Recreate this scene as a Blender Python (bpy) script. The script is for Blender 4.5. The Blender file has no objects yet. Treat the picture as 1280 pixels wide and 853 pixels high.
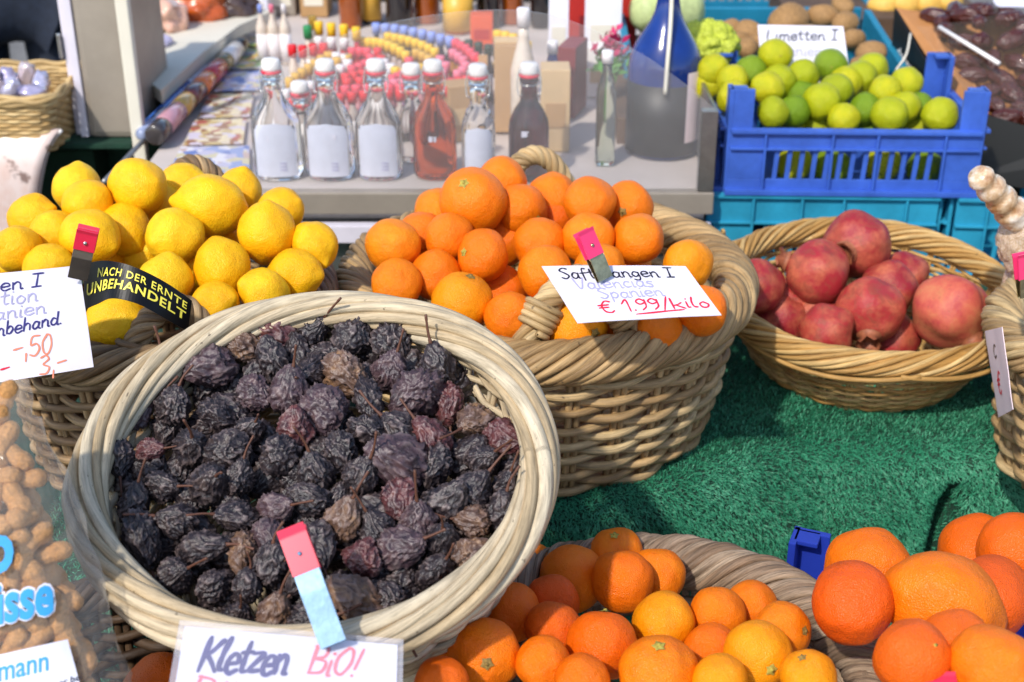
import bpy, bmesh, math, random
import numpy as np
from mathutils import Vector, Matrix, Quaternion, noise as mn
random.seed(7); rng = np.random.default_rng(7)
scn = bpy.context.scene
COL = scn.collection
PI = math.pi

# ------------------------------------------------------------------ camera
F = 1700.0; PITCH = math.radians(26); CAMZ = 1.6
cp, sp_ = math.cos(PITCH), math.sin(PITCH)
Rv = Vector((1, 0, 0)); Fv = Vector((0, cp, -sp_)); Uv = Vector((0, sp_, cp))
CAM = Vector((0, 0, CAMZ))
def ray(px, py): return Fv + Rv*((px-640)/F) + Uv*((426.5-py)/F)
def PY(px, py, Y): r = ray(px, py); return CAM + r*(Y/r.y)
def PZ(px, py, z): r = ray(px, py); return CAM + r*((z-CAMZ)/r.z)
def PD(px, py, d): return CAM + ray(px, py)*d
def plane_hit(px, py, Y0, z0, slope):
    r = ray(px, py)                      # z = z0 + slope*(Y-Y0)
    t = (z0 - slope*Y0 - CAMZ)/(r.z - slope*r.y)
    return t
def view_axis(a): return (Rv*a[0] + Uv*a[1] - Fv*a[2]).normalized()

cam = bpy.data.cameras.new('camera'); camo = bpy.data.objects.new('camera', cam); COL.objects.link(camo)
camo.location = CAM; camo.rotation_euler = (PI/2 - PITCH, 0, 0)
cam.sensor_width = 36; cam.lens = 36*F/1280; cam.clip_start = .02; cam.clip_end = 500
cam.dof.use_dof = True; cam.dof.focus_distance = 1.36; cam.dof.aperture_fstop = 6.3
scn.camera = camo

# ------------------------------------------------------------------ materials
def lin(c):
    if isinstance(c, str):
        c = [int(c[i:i+2], 16)/255 for i in (0, 2, 4)]
    return tuple((x/12.92 if x <= .04045 else ((x+.055)/1.055)**2.4) for x in c) + (1,)
class NT:
    def __init__(s, name):
        s.m = bpy.data.materials.new(name); s.m.use_nodes = True
        s.t = s.m.node_tree; s.n = s.t.nodes; s.b = s.n['Principled BSDF']
    def new(s, typ, **kw):
        n = s.n.new(typ)
        for k, v in kw.items():
            if k in n.inputs.keys(): n.inputs[k].default_value = v
            else: setattr(n, k, v)
        return n
    def link(s, a, b): s.t.links.new(a, b)
    def setp(s, **kw):
        for k, v in kw.items(): s.b.inputs[k.replace('_', ' ')].default_value = v
    def noise(s, scale, detail=4, rough=.55, vec=None, dist=0):
        n = s.new('ShaderNodeTexNoise'); n.inputs['Scale'].default_value = scale
        n.inputs['Detail'].default_value = detail; n.inputs['Roughness'].default_value = rough
        n.inputs['Distortion'].default_value = dist
        if vec is None: vec = s.obj()
        s.link(vec, n.inputs['Vector']); return n.outputs['Fac']
    def obj(s):
        if not hasattr(s, '_o'): s._o = s.new('ShaderNodeTexCoord').outputs['Object']
        return s._o
    def rand(s):
        if not hasattr(s, '_r'): s._r = s.new('ShaderNodeObjectInfo').outputs['Random']
        return s._r
    def offobj(s):           # object coordinates shifted per object, so copies differ
        c = s.new('ShaderNodeVectorMath', operation='ADD')
        m = s.new('ShaderNodeVectorMath', operation='SCALE'); m.inputs[3].default_value = 37
        cx = s.new('ShaderNodeCombineXYZ'); s.link(s.rand(), cx.inputs[0]); s.link(s.rand(), cx.inputs[1])
        s.link(cx.outputs[0], m.inputs[0]); s.link(s.obj(), c.inputs[0]); s.link(m.outputs[0], c.inputs[1])
        return c.outputs[0]
    def ramp(s, fac, stops, interp='LINEAR'):
        r = s.new('ShaderNodeValToRGB'); e = r.color_ramp.elements; r.color_ramp.interpolation = interp
        while len(e) < len(stops): e.new(.5)
        for i, (p, c) in enumerate(stops):
            e[i].position = p; e[i].color = c if len(c) == 4 else tuple(c)+(1,)
        s.link(fac, r.inputs[0]); return r.outputs[0]
    def mix(s, fac, a, b, mode='MIX'):
        n = s.new('ShaderNodeMix', data_type='RGBA', blend_type=mode)
        for sock, v in ((n.inputs[0], fac), (n.inputs[6], a), (n.inputs[7], b)):
            if hasattr(v, 'is_linked'): s.link(v, sock)
            else: sock.default_value = v
        return n.outputs[2]
    def bump(s, h, strength=.3, dist=.01, normal=None):
        b = s.new('ShaderNodeBump'); b.inputs['Strength'].default_value = strength; b.inputs['Distance'].default_value = dist
        s.link(h, b.inputs['Height'])
        if normal is not None: s.link(normal, b.inputs['Normal'])
        s.link(b.outputs[0], s.b.inputs['Normal']); return b.outputs[0]
    def color(s, c):
        if hasattr(c, 'is_linked'): s.link(c, s.b.inputs['Base Color'])
        else: s.b.inputs['Base Color'].default_value = c

def plain(name, c, rough=.5, var=.12, scale=30, metal=0, bump=0, coat=0, spec=.5):
    t = NT(name); c = lin(c) if isinstance(c, str) else c
    lo = tuple(x*(1-var) for x in c[:3]); hi = tuple(min(1, x*(1+var)) for x in c[:3])
    n = t.noise(scale, 5, .6)
    t.color(t.ramp(n, [(.3, lo), (.7, hi)]))
    t.setp(Roughness=rough, Metallic=metal, Coat_Weight=coat, Specular_IOR_Level=spec)
    if bump: t.bump(n, bump, .002)
    return t.m

def peel(name, stops, pore=34, bump=.25, rough=.36, spots=None, blotch=None, sub=0.0):
    t = NT(name); v = t.offobj()
    base = t.ramp(t.rand(), stops)
    n1 = t.noise(1.6, 3, .55, v)
    base = t.mix(t.ramp(n1, [(.35, (0, 0, 0)), (.7, (.55, .55, .55))]), base, blotch or stops[-1][1])
    if spots:
        n2 = t.noise(9, 3, .6, v)
        base = t.mix(t.ramp(n2, [(.69, (0, 0, 0)), (.78, (.6, .6, .6))]), base, spots)
    if blotch and spots:
        n4 = t.noise(3.2, 6, .75, v, 1.2)
        base = t.mix(t.ramp(n4, [(.63, (0, 0, 0)), (.70, (.42, .42, .42))]), base, tuple(.62*x for x in blotch[:3])+(1,))
    t.color(base); t.setp(Roughness=rough, Specular_IOR_Level=.28)
    if sub: t.setp(Subsurface_Weight=sub, Subsurface_Scale=.006)
    vo = t.new('ShaderNodeTexVoronoi', feature='SMOOTH_F1'); vo.inputs['Scale'].default_value = pore
    vo.inputs['Smoothness'].default_value = .6
    t.link(v, vo.inputs['Vector'])
    n3 = t.noise(3.5, 2, .5, v)
    add = t.new('ShaderNodeMath', operation='MULTIPLY_ADD'); add.inputs[1].default_value = 2.2
    t.link(n3, add.inputs[0]); t.link(vo.outputs['Distance'], add.inputs[2])
    t.bump(add.outputs[0], bump, .0016)
    return t.m

def wicker(name, stops, rough=.55, dirt=(.03, .02, .012, 1), dk=.72, sk=.75):
    t = NT(name)
    a = t.new('ShaderNodeAttribute', attribute_name='sv'); sx = t.new('ShaderNodeSeparateXYZ'); t.link(a.outputs['Vector'], sx.inputs[0])
    def vec(k, q):
        c = t.new('ShaderNodeCombineXYZ')
        for i, (src, f) in enumerate(((0, k), (1, q), (2, 53.0))):
            m = t.new('ShaderNodeMath', operation='MULTIPLY'); m.inputs[1].default_value = f
            t.link(sx.outputs[src], m.inputs[0]); t.link(m.outputs[0], c.inputs[i])
        return c.outputs[0]
    base = t.ramp(sx.outputs[2], stops)
    nb = t.noise(1.0, 4, .6, vec(14, .4))
    base = t.mix(t.ramp(nb, [(.36, (sk, sk, sk)), (.64, (0, 0, 0))]), base, tuple(.52*x for x in stops[0][1][:3])+(1,))
    ns = t.noise(1.0, 5, .65, vec(30, 3.2))
    base = t.mix(t.ramp(ns, [(.3, (dk, dk, dk)), (.60, (0, 0, 0))]), base, dirt)
    nk = t.noise(1.0, 2, .5, vec(120, 1.2))
    base = t.mix(t.ramp(nk, [(.70, (0, 0, 0)), (.76, (.7, .7, .7))]), base, (.05, .032, .02, 1))
    t.color(base); t.setp(Roughness=rough, Specular_IOR_Level=.35)
    t.bump(ns, .7, .0014)
    return t.m

M = {}
M['orange'] = peel('orange_peel', [(0, lin('ec720a')), (.5, lin('f0800c')), (1, lin('f49014'))], 34, .55, .36, (.40, .09, .008, 1), lin('ec7004'))
M['orange_deep'] = peel('orange_peel_deep', [(0, lin('e86008')), (.5, lin('ee7208')), (1, lin('f2860c'))], 34, .55, .36, (.34, .07, .008, 1), lin('e66004'))
M['orange_red'] = peel('orange_peel_red', [(0, lin('e0560e')), (1, lin('e8680e'))], 30, .6, .4, (.30, .07, .012, 1), lin('e25c10'))
M['orange_gold'] = peel('orange_peel_golden', [(0, lin('f08e06')), (1, lin('f49a0c'))], 34, .5, .36, (.45, .13, .008, 1), lin('ee8604'))
M['lemon'] = peel('lemon_peel', [(0, lin('f1b40c')), (.5, lin('f6c014')), (1, lin('f9cc20'))], 30, .5, .38, (.38, .19, .015, 1), lin('eca004'))
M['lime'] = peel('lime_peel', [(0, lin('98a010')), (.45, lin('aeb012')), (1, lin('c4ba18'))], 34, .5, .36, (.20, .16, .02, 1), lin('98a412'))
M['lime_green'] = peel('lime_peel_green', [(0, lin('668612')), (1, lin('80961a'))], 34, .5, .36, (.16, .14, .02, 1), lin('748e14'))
t = NT('pomegranate_skin'); v = t.offobj()
base = t.ramp(t.rand(), [(0, lin('94202a')), (.5, lin('a82c32')), (1, lin('a8362e'))])
base = t.mix(t.ramp(t.noise(1.5, 4, .6, v), [(.42, (0, 0, 0)), (.66, (.9, .9, .9))]), base, lin('c2694a'))
base = t.mix(t.ramp(t.noise(2.6, 6, .7, v, 1.0), [(.50, (0, 0, 0)), (.64, (.7, .7, .7))]), base, lin('8e4834'))
base = t.mix(t.ramp(t.noise(16, 4, .7, v), [(.62, (0, 0, 0)), (.7, (.75, .75, .75))]), base, lin('6a3226'))
t.color(base); t.setp(Roughness=.42, Specular_IOR_Level=.4); t.bump(t.noise(11, 6, .7, v), .45, .003); M['pom'] = t.m
t = NT('pomegranate_skin_pale'); v = t.offobj()
base = t.ramp(t.noise(1.7, 5, .65, v), [(.3, lin('ae3c40')), (.5, lin('c2604a')), (.7, lin('c47e54'))])
base = t.mix(t.ramp(t.noise(14, 5, .7, v), [(.60, (0, 0, 0)), (.68, (.7, .7, .7))]), base, lin('7a4a34'))
t.color(base); t.setp(Roughness=.5, Specular_IOR_Level=.35); t.bump(t.noise(9, 5, .65, v), .35, .003); M['pom_pale'] = t.m
M['pom_crown'] = plain('pomegranate_crown', '9a5a3c', .6, .3, 8, bump=.4)

def pear_mat(name, a, b, c):
    t = NT(name); v = t.offobj()
    base = t.ramp(t.noise(1.7, 4, .6, v), [(.34, lin(a)), (.55, lin(b)), (.74, lin(c))])
    base = t.mix(t.ramp(t.noise(5, 5, .7, v), [(.52, (0, 0, 0)), (.72, (.35, .35, .35))]), base, lin('7a6a66'))
    a_ = t.new('ShaderNodeAttribute', attribute_name='sv'); sx = t.new('ShaderNodeSeparateXYZ'); t.link(a_.outputs['Vector'], sx.inputs[0])
    base = t.mix(t.ramp(sx.outputs[2], [(.4, (0, 0, 0)), (1, (.5, .5, .5))]), base, lin('a08c88'))   # colour mixed paler towards the wrinkle ridges
    t.color(base); t.setp(Roughness=.40, Specular_IOR_Level=.55)
    nn = t.noise(7, 5, .6, v, .8)
    t.bump(nn, .3, .003); return t.m
M['pear_dark'] = pear_mat('dried_pear_dark', '1d181c', '2b2327', '453833')
M['pear_purple'] = pear_mat('dried_pear_purple', '32262c', '4d3a40', '644c4a')
M['pear_brown'] = pear_mat('dried_pear_brown', '4a3630', '6c5140', '94704c')
M['pear_red'] = pear_mat('dried_pear_red', '3e2226', '5c3032', '70443c')
M['pear_stem'] = plain('pear_stem', '5e3a2a', .6, .35, 40)
M['stem'] = plain('citrus_stem', 'a5953c', .7, .4, 9, bump=.3)
M['stem_brown'] = plain('citrus_stem_brown', '8c7034', .7, .4, 9, bump=.3)

M['w_pear'] = wicker('wicker_pale', [(0, lin('c4ab84')), (.5, lin('d8c3a0')), (1, lin('e6d6b8'))], dk=.5, sk=.45)
M['w_dark'] = wicker('wicker_dark', [(0, lin('3a2a20')), (.5, lin('54402f')), (1, lin('6a523c'))])
M['w_orange'] = wicker('wicker_tan', [(0, lin('ae8c5e')), (.5, lin('cfac78')), (1, lin('e2c692'))], dk=.6, sk=.6)
M['w_pom'] = wicker('wicker_golden', [(0, lin('c4934e')), (.5, lin('dcb06a')), (1, lin('eac888'))], dk=.5, sk=.5)
M['w_front'] = wicker('wicker_weathered', [(0, lin('94785e')), (.5, lin('b49a80')), (1, lin('cab296'))])
M['w_lemon'] = wicker('wicker_brown', [(0, lin('8a6c4c')), (.5, lin('ab8b64')), (1, lin('c4a57a'))])
M['w_light'] = wicker('wicker_straw', [(0, lin('d8b070')), (.5, lin('e6c488')), (1, lin('efd49c'))], dirt=(.3, .2, .09, 1))

M['turf'] = plain('turf_backing', (.006, .04, .022, 1), .9, .3, 20)
t = NT('turf_blade'); a = t.new('ShaderNodeAttribute', attribute_name='sv'); sx = t.new('ShaderNodeSeparateXYZ'); t.link(a.outputs['Vector'], sx.inputs[0])
t.color(t.ramp(sx.outputs[2], [(0, (.016, .16, .080)), (.6, (.035, .27, .14)), (1, (.11, .42, .25))])); t.setp(Roughness=.5, Specular_IOR_Level=.35); M['blade'] = t.m
M['blue'] = plain('blue_plastic', '3a5fb8', .42, .2, 22)
M['blue_dark'] = plain('dark_blue_plastic', '2238a0', .4, .08, 12)
M['turq'] = plain('turquoise_plastic', '2a93b4', .46, .2, 18)
M['teal'] = plain('teal_plastic', '1f7d9c', .5, .15, 12)
M['steel'] = plain('brushed_steel', '9b9a98', .34, .12, 60, metal=.85)
M['steel_dull'] = plain('dull_steel', 'a3988a', .5, .08, 18, metal=.35)
M['steel_white'] = plain('white_enamel', 'd8d2dc', .4, .05, 20)
M['chrome'] = plain('clip_chrome', 'd4d2cc', .24, .1, 60, metal=1)
M['brass'] = plain('clip_tarnished', 'b8a884', .26, .35, 90, metal=1)
M['clip_blue'] = plain('clip_galvanised', '6f8ca6', .45, .12, 160, metal=.55, bump=.1)
M['pink'] = plain('pink_vinyl', 'e0356a', .32, .06, 30, coat=.2)
M['redvinyl'] = plain('red_vinyl', 'dc2a48', .3, .06, 30, coat=.2)
M['paper'] = plain('white_card', 'dcd9e6', .45, .02, 40, coat=.25)
M['paper_pink'] = plain('pale_pink_card', 'efd9dc', .5, .03, 40)
M['black'] = plain('black_foil', '080708', .34, .1, 40, spec=.3)
M['ink_blue'] = plain('ink_blue', '2c2670', .4, .2, 60)
M['ink_black'] = plain('ink_black', '181428', .4, .2, 60)
M['ink_grey'] = plain('ink_grey', 'a6a2c6', .5, .15, 60)
M['ink_red'] = plain('ink_red', 'e02440', .4, .1, 60)
M['ink_pink'] = plain('ink_pink', 'ee6a7c', .4, .15, 60)
M['ink_orange'] = plain('ink_orange', 'e88a6e', .4, .15, 60)
M['ink_yellow'] = plain('ink_yellow', 'f0e050', .4, .05, 60)
M['wood'] = plain('rough_wood', '5a4330', .75, .3, 18, bump=.4)
M['kraft'] = plain('kraft_board', 'b08a5c', .7, .08, 25)
M['kraft_pale'] = plain('pale_kraft', 'c9a97c', .7, .08, 25)
M['cream'] = plain('cream_board', 'ddd6c4', .6, .05, 9)
M['cardboard'] = plain('cardboard_inner', 'b47c48', .65, .1, 14)
M['maroon'] = plain('maroon_box', '7c1c22', .5, .08, 20)
M['redbox'] = plain('red_box', 'b0261e', .5, .1, 20)
M['white'] = plain('white_plastic', 'ece6e0', .35, .03, 20)
M['paleglass'] = plain('label_paper', 'e6e4ee', .6, .03, 30)
M['pavement'] = plain('pavement', (.16, .15, .14, 1), .85, .3, 9, bump=.3)
M['potato'] = plain('potato_skin', '9c7648', .75, .25, 6, bump=.4)
M['potato_pale'] = plain('pale_potato_skin', 'e0b050', .6, .15, 6)
M['date'] = plain('date_skin', '4a2018', .28, .5, 5, bump=.8, coat=.2)
M['lettuce'] = plain('green_floret', 'b5be3c', .65, .3, 14, bump=.5)
M['cabbage'] = plain('cabbage_leaf', 'b9c486', .55, .15, 5)
M['denim'] = plain('dark_denim', '1e2636', .85, .3, 60)
M['jacket'] = plain('plum_jacket', '4a3038', .8, .3, 30)
M['skin'] = plain('skin', 'c98f72', .5, .08, 15)
M['hair'] = plain('brown_hair', '35241a', .6, .3, 60)
M['peanut'] = plain('peanut_shell', 'b5824a', .7, .32, 6, bump=.9)
M['bag_blue'] = plain('bag_blue_print', '3c9fd8', .35, .05, 30)
M['bag_white'] = plain('bag_white_print', 'e4e2ee', .35, .03, 30)
M['bottle_label'] = plain('bottle_label', 'd2d4e2', .6, .06, 40)
M['leaf'] = plain('leaf_green', '4f8a34', .5, .25, 20)
M['flower'] = plain('magenta_petal', 'c22860', .5, .2, 20)

def glass(name, c, rough=.02, ior=1.45):
    t = NT(name); t.color(lin(c) if isinstance(c, str) else c)
    t.setp(Transmission_Weight=1.0, Roughness=rough, IOR=ior); return t.m
def film(name, c, alpha, rough=.12, wr=0, edge=.7, base=.035, pw_=4):
    t = NT(name); tr = t.new('ShaderNodeBsdfTransparent'); mx = t.new('ShaderNodeMixShader')
    t.color(lin(c)); t.setp(Roughness=rough, Specular_IOR_Level=.6)
    lw0 = t.new('ShaderNodeLayerWeight'); lw0.inputs[0].default_value = .5; lw = t.new('ShaderNodeMath', operation='MULTIPLY_ADD'); pw = t.new('ShaderNodeMath', operation='POWER'); pw.inputs[1].default_value = pw_; t.link(lw0.outputs['Facing'], pw.inputs[0]); t.link(pw.outputs[0], lw.inputs[0]); lw.inputs[1].default_value = edge; lw.inputs[2].default_value = base
    ad = t.new('ShaderNodeMath', operation='ADD', use_clamp=True); ad.inputs[1].default_value = alpha
    nz = t.noise(35, 4, .65); ml = t.new('ShaderNodeMath', operation='MULTIPLY'); ml.inputs[1].default_value = alpha
    t.link(nz, ml.inputs[0])
    a2 = t.new('ShaderNodeMath', operation='ADD', use_clamp=True)
    t.link(lw.outputs[0], ad.inputs[0]); t.link(ad.outputs[0], a2.inputs[0]); t.link(ml.outputs[0], a2.inputs[1])
    t.link(a2.outputs[0], mx.inputs[0]); t.link(tr.outputs[0], mx.inputs[1]); t.link(t.b.outputs[0], mx.inputs[2])
    t.link(mx.outputs[0], t.n['Material Output'].inputs['Surface'])
    if wr: t.bump(t.noise(16, 4, .6, None, .6), wr, .01)
    return t.m
M['g_red'] = glass('red_liqueur', (.80, .12, .02, 1), .03)
M['g_dark'] = glass('dark_liqueur', (.09, .02, .035, 1), .03)
M['g_green'] = glass('greenish_glass', (.72, .82, .70, 1))
M['g_clear'] = glass('clear_glass', (.95, .97, .97, 1))
M['pane'] = film('dusty_acrylic', 'd4d0d0', .04, .12)
M['film'] = film('clear_film', 'e6dfd6', .03, .10, 1.0, .45, .07)
M['date_film'] = film('date_film', 'e8dccc', .0, .08, 1.2, .06, .04)
M['sleeve'] = film('card_sleeve', 'f4f2fa', .10, .1)
M['amber'] = plain('amber_bottle', '9a4a0c', .12, .4, 6, coat=.6)
M['darkglass'] = plain('dark_bottle', '120d10', .1, .3, 6, coat=.6)
M['bluebottle'] = plain('cobalt_bottle', '0e2f78', .14, .35, 9, coat=.25)

# ------------------------------------------------------------------ object helpers
def props(o, label=None, cat=None, group=None, kind=None):
    if label: o['label'] = label
    if cat: o['category'] = cat
    if group: o['group'] = group
    if kind: o['kind'] = kind
    return o
def empty(name, loc=(0, 0, 0), rot=(0, 0, 0), label=None, cat=None, group=None):
    o = bpy.data.objects.new(name, None); COL.objects.link(o); o.location = loc; o.rotation_euler = rot
    o.empty_display_size = .02
    return props(o, label, cat, group)
def link(name, me, mat=None, parent=None, loc=None):
    o = bpy.data.objects.new(name, me); COL.objects.link(o)
    if mat is not None:
        me.materials.clear(); me.materials.append(mat)
    if parent is not None: o.parent = parent
    if loc is not None: o.location = loc
    return o
def smooth(me): me.polygons.foreach_set('use_smooth', np.ones(len(me.polygons), bool)); me.update(); return me
def mesh_np(name, V, faces, sv=None, sm=True):
    me = bpy.data.meshes.new(name)
    V = np.asarray(V, np.float32)
    if isinstance(faces, np.ndarray):
        n = faces.shape[1]; me.vertices.add(len(V)); me.vertices.foreach_set('co', V.ravel())
        me.loops.add(faces.size); me.loops.foreach_set('vertex_index', faces.ravel().astype(np.int32))
        me.polygons.add(len(faces)); me.polygons.foreach_set('loop_start', np.arange(0, faces.size, n, dtype=np.int32))
        me.polygons.foreach_set('loop_total', np.full(len(faces), n, np.int32))
        me.update(calc_edges=True)
    else:
        me.from_pydata(V.tolist(), [], faces)
    if sv is not None:
        at = me.attributes.new('sv', 'FLOAT_VECTOR', 'POINT'); at.data.foreach_set('vector', np.asarray(sv, np.float32).ravel())
    if sm: smooth(me)
    me.validate()
    return me
class MB:
    def __init__(s): s.V = []; s.Q = []; s.S = []; s.k = 0
    def add(s, V, Q, S):
        s.V.append(V); s.Q.append(Q+s.k); s.S.append(S); s.k += len(V)
    def tube(s, P, rad, sides=7, closed=False, ref=None, rid=None, flat=1.0):
        P = np.asarray(P, float); n = len(P)
        if closed: T = np.roll(P, -1, 0) - np.roll(P, 1, 0)
        else: T = np.gradient(P, axis=0)
        T /= np.linalg.norm(T, axis=1, keepdims=True)+1e-12
        if ref is None:
            ref = np.zeros_like(P); r = np.array([0, 0, 1.]) if abs(T[0, 2]) < .8 else np.array([1., 0, 0])
            for i in range(n):
                r = r - T[i]*np.dot(r, T[i]); r /= np.linalg.norm(r)+1e-12; ref[i] = r
        ref = np.broadcast_to(ref, P.shape)
        A = np.cross(T, ref); A /= np.linalg.norm(A, axis=1, keepdims=True)+1e-12
        B = np.cross(A, T)
        rad = np.broadcast_to(np.asarray(rad, float), (n,))
        th = np.linspace(0, 2*PI, sides, endpoint=False)
        V = P[:, None] + rad[:, None, None]*(np.cos(th)[None, :, None]*A[:, None] + flat*np.sin(th)[None, :, None]*B[:, None])
        ds = np.r_[0, np.cumsum(np.linalg.norm(np.diff(P, axis=0), axis=1))]
        if rid is None: rid = rng.random()
        S = np.zeros((n, sides, 3)); S[..., 0] = ds[:, None]; S[..., 1] = np.cos(th)[None]; S[..., 2] = rid
        V = V.reshape(-1, 3); S = S.reshape(-1, 3)
        m = n if closed else n-1
        i = np.arange(m)[:, None]; j = np.arange(sides)[None]
        i2 = (i+1) % n; j2 = (j+1) % sides
        Q = np.stack([i*sides+j, i*sides+j2, i2*sides+j2, i2*sides+j], -1).reshape(-1, 4)
        if not closed:                                  # end caps
            c0 = len(V); V = np.vstack([V, P[:1], P[-1:]]); S = np.vstack([S, S[:1], S[-1:]])
            jj = np.arange(0, sides-1, 2)
            cap = []
            for a in range(0, sides, 2):
                b, c = (a+1) % sides, (a+2) % sides
                cap.append([c0, c, b, a]) if sides % 2 == 0 or a+1 < sides else cap.append([c0, b, a, a])
            cap = [q for q in cap if len(set(q)) == 4]
            e = (n-1)*sides
            cap2 = [[c0+1, q[3]+e, q[2]+e, q[1]+e] for q in cap]
            Q = np.vstack([Q, np.array(cap+cap2)])
        s.add(V, Q, S)
    def mesh(s, name): return mesh_np(name, np.vstack(s.V), np.vstack(s.Q), np.vstack(s.S))
    def obj(s, name, mat, parent=None): return link(name, s.mesh(name), mat, parent)

def boxes(name, lst, mat, parent=None, bevel=.0015, loc=None):
    """lst of (center, size[, euler]) -> one bevelled mesh"""
    bm = bmesh.new()
    for it in lst:
        c, sz = it[0], it[1]; rot = it[2] if len(it) > 2 else (0, 0, 0)
        from mathutils import Euler
        mat4 = Matrix.Translation(c) @ Euler(rot).to_matrix().to_4x4() @ Matrix.Diagonal((*sz, 1))
        bmesh.ops.create_cube(bm, size=1, matrix=mat4)
    if bevel: bmesh.ops.bevel(bm, geom=bm.edges[:], offset=bevel, segments=2, affect='EDGES', profile=.6)
    me = bpy.data.meshes.new(name); bm.to_mesh(me); bm.free()
    return link(name, me, mat, parent, loc)
def lathe_mesh(name, prof, seg=32, sx=1, sy=1, cap=True):
    th = np.linspace(0, 2*PI, seg, endpoint=False); V = []; Fc = []
    for r, z in prof:
        for a in th: V.append((r*math.cos(a)*sx, r*math.sin(a)*sy, z))
    n = len(prof)
    for i in range(n-1):
        for j in range(seg):
            k = (j+1) % seg; Fc.append((i*seg+j, i*seg+k, (i+1)*seg+k, (i+1)*seg+j))
    if cap: Fc.append(tuple(range(seg-1, -1, -1))); Fc.append(tuple((n-1)*seg+j for j in range(seg)))
    me = mesh_np(name, V, Fc)
    return me
def sweep_smooth_angle(o, ang=40):
    me = o.data
    try: me.set_sharp_from_angle(angle=math.radians(ang))
    except Exception: pass
def copy_tree(o, parent=None):
    c = o.copy(); COL.objects.link(c)
    for k in ('label', 'group'):
        pass
    c.parent = parent
    for ch in o.children: copy_tree(ch, c)
    return c
def bez(pts, n=40):
    """Catmull-Rom through points"""
    p = np.asarray(pts, float)
    if len(p) == 2: return p[0]+(p[1]-p[0])*np.linspace(0, 1, max(2, n))[:, None]
    q = np.vstack([2*p[0]-p[1], p, 2*p[-1]-p[-2]]); m = len(p)-1; out = []
    per = max(2, n//m)
    for i in range(m):
        a, b, c, d = q[i:i+4]; t = np.linspace(0, 1, per, endpoint=False)[:, None]
        out.append(.5*(2*b + (c-a)*t + (2*a-5*b+4*c-d)*t**2 + (3*b-a-3*c+d)*t**3))
    out.append(p[-1:]); return np.vstack(out)
def ordn(i):
    w = 'first second third fourth fifth sixth seventh eighth ninth tenth eleventh twelfth thirteenth fourteenth fifteenth sixteenth seventeenth eighteenth nineteenth twentieth'.split()
    return w[i] if i < 20 else f'{i+1}th'

# ------------------------------------------------------------------ setting
me = mesh_np('ground', [(-60, -60, 0), (60, -60, 0), (60, 60, 0), (-60, 60, 0)], [(0, 1, 2, 3)], sm=False)
props(link('ground', me, M['pavement']), kind='structure')

# stall table under the turf, lower bench in front
def edgeY(x):
    s = lambda a, b: (lambda t: t*t*(3-2*t))(np.clip((x-a)/(b-a), 0, 1))
    return 1.30 + .13*s(-.2, .05) + .125*s(.1, .42)
TT = .71; BT = .565
tb = empty('stall_table', (0, 2.2, 0), label='long wooden stall table hidden under green turf carpet', cat='table')
boxes('table_top', [((.1, 2.65-2.2, TT-.035), (2.0, 2.2, .04))], M['wood'], tb)
for lx in (-.85, 1.05):
    for ly in (-.6, 1.5): boxes('leg', [((lx, ly-.1, (TT-.056)/2), (.05, .05, TT-.056))], M['wood'], tb)
bn = empty('front_bench', (0, .9, 0), label='low wooden bench carrying the front baskets and crates', cat='bench')
boxes('bench_top', [((.15, .0, BT-.015), (1.7, .62, .03))], M['wood'], bn)
for lx in (-.6, .9):
    for ly in (-.25, .25): boxes('leg', [((lx, ly, (BT-.031)/2), (.045, .045, BT-.031))], M['wood'], bn)

# turf carpet: surface as a function of x and arc length
def turf(x, t):
    """t=0 at back edge, arrays -> points"""
    e = edgeY(x); top = 2.05; rr = .05
    fold = -.055*np.exp(-((x-(.585-.10*np.clip(t-.5,0,1)))/.016)**2)*-1 + .03*np.exp(-((x-.40)/.03)**2) + .018*np.sin(x*9+1.0)+.010*np.sin(x*23+2) + .012*np.sin(x*5+t*6)
    fold2 = .03*np.exp(-((x-.16)/.03)**2)
    L1 = top-(e-0)+0.0; L1 = top - e - rr*0
    a = np.clip((t-L1)/rr, 0, PI/2*.93)
    d = np.clip(t-L1-rr*PI/2*.93, 0, 2)
    Y = top - np.minimum(t, L1) - rr*np.sin(a) - d*.13
    Z = TT - rr*(1-np.cos(a)) - d*.99
    amt = np.clip(d/.05, 0, 1)
    Y = Y + (fold+fold2)*amt
    Z = Z + .0025*np.sin(x*14+t*9)*(1-amt)
    return np.stack([x, Y, Z], -1)
nx, nt = 180, 90
X, Tt = np.meshgrid(np.linspace(-.9, 1.1, nx), np.linspace(0, .86, nt)); 
Xg = X; 
Tmax = 2.05 - edgeY(Xg) + .05*PI/2*.93 + .42
TT_ = (Tt/.86)*Tmax
G = turf(Xg, TT_).reshape(-1, 3)
i = np.arange(nt-1)[:, None]*nx + np.arange(nx-1)[None]
Q = np.stack([i, i+1, i+nx+1, i+nx], -1).reshape(-1, 4)[:, ::-1]
carp = link('turf_carpet', mesh_np('turf_carpet', G, np.ascontiguousarray(Q)), M['turf'])
props(carp, 'green artificial turf carpet draped over the stall table', 'carpet')
nb = 230000
bx_ = np.where(rng.random(nb) < .82, rng.uniform(.0, .78, nb), rng.uniform(-.55, .0, nb)); bt = rng.uniform(0, 1, nb)
L1 = 2.05-edgeY(bx_); bt = L1-.36 + bt*(.36+.05*PI/2+.40)
p0 = turf(bx_, bt); du = turf(bx_+.002, bt)-p0; dv = turf(bx_, bt+.002)-p0
nrm = np.cross(dv, du); nrm /= np.linalg.norm(nrm, axis=1, keepdims=True)
nrm *= np.sign((nrm*np.array([0, -.6, .8])).sum(1, keepdims=True)+1e-9)
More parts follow.
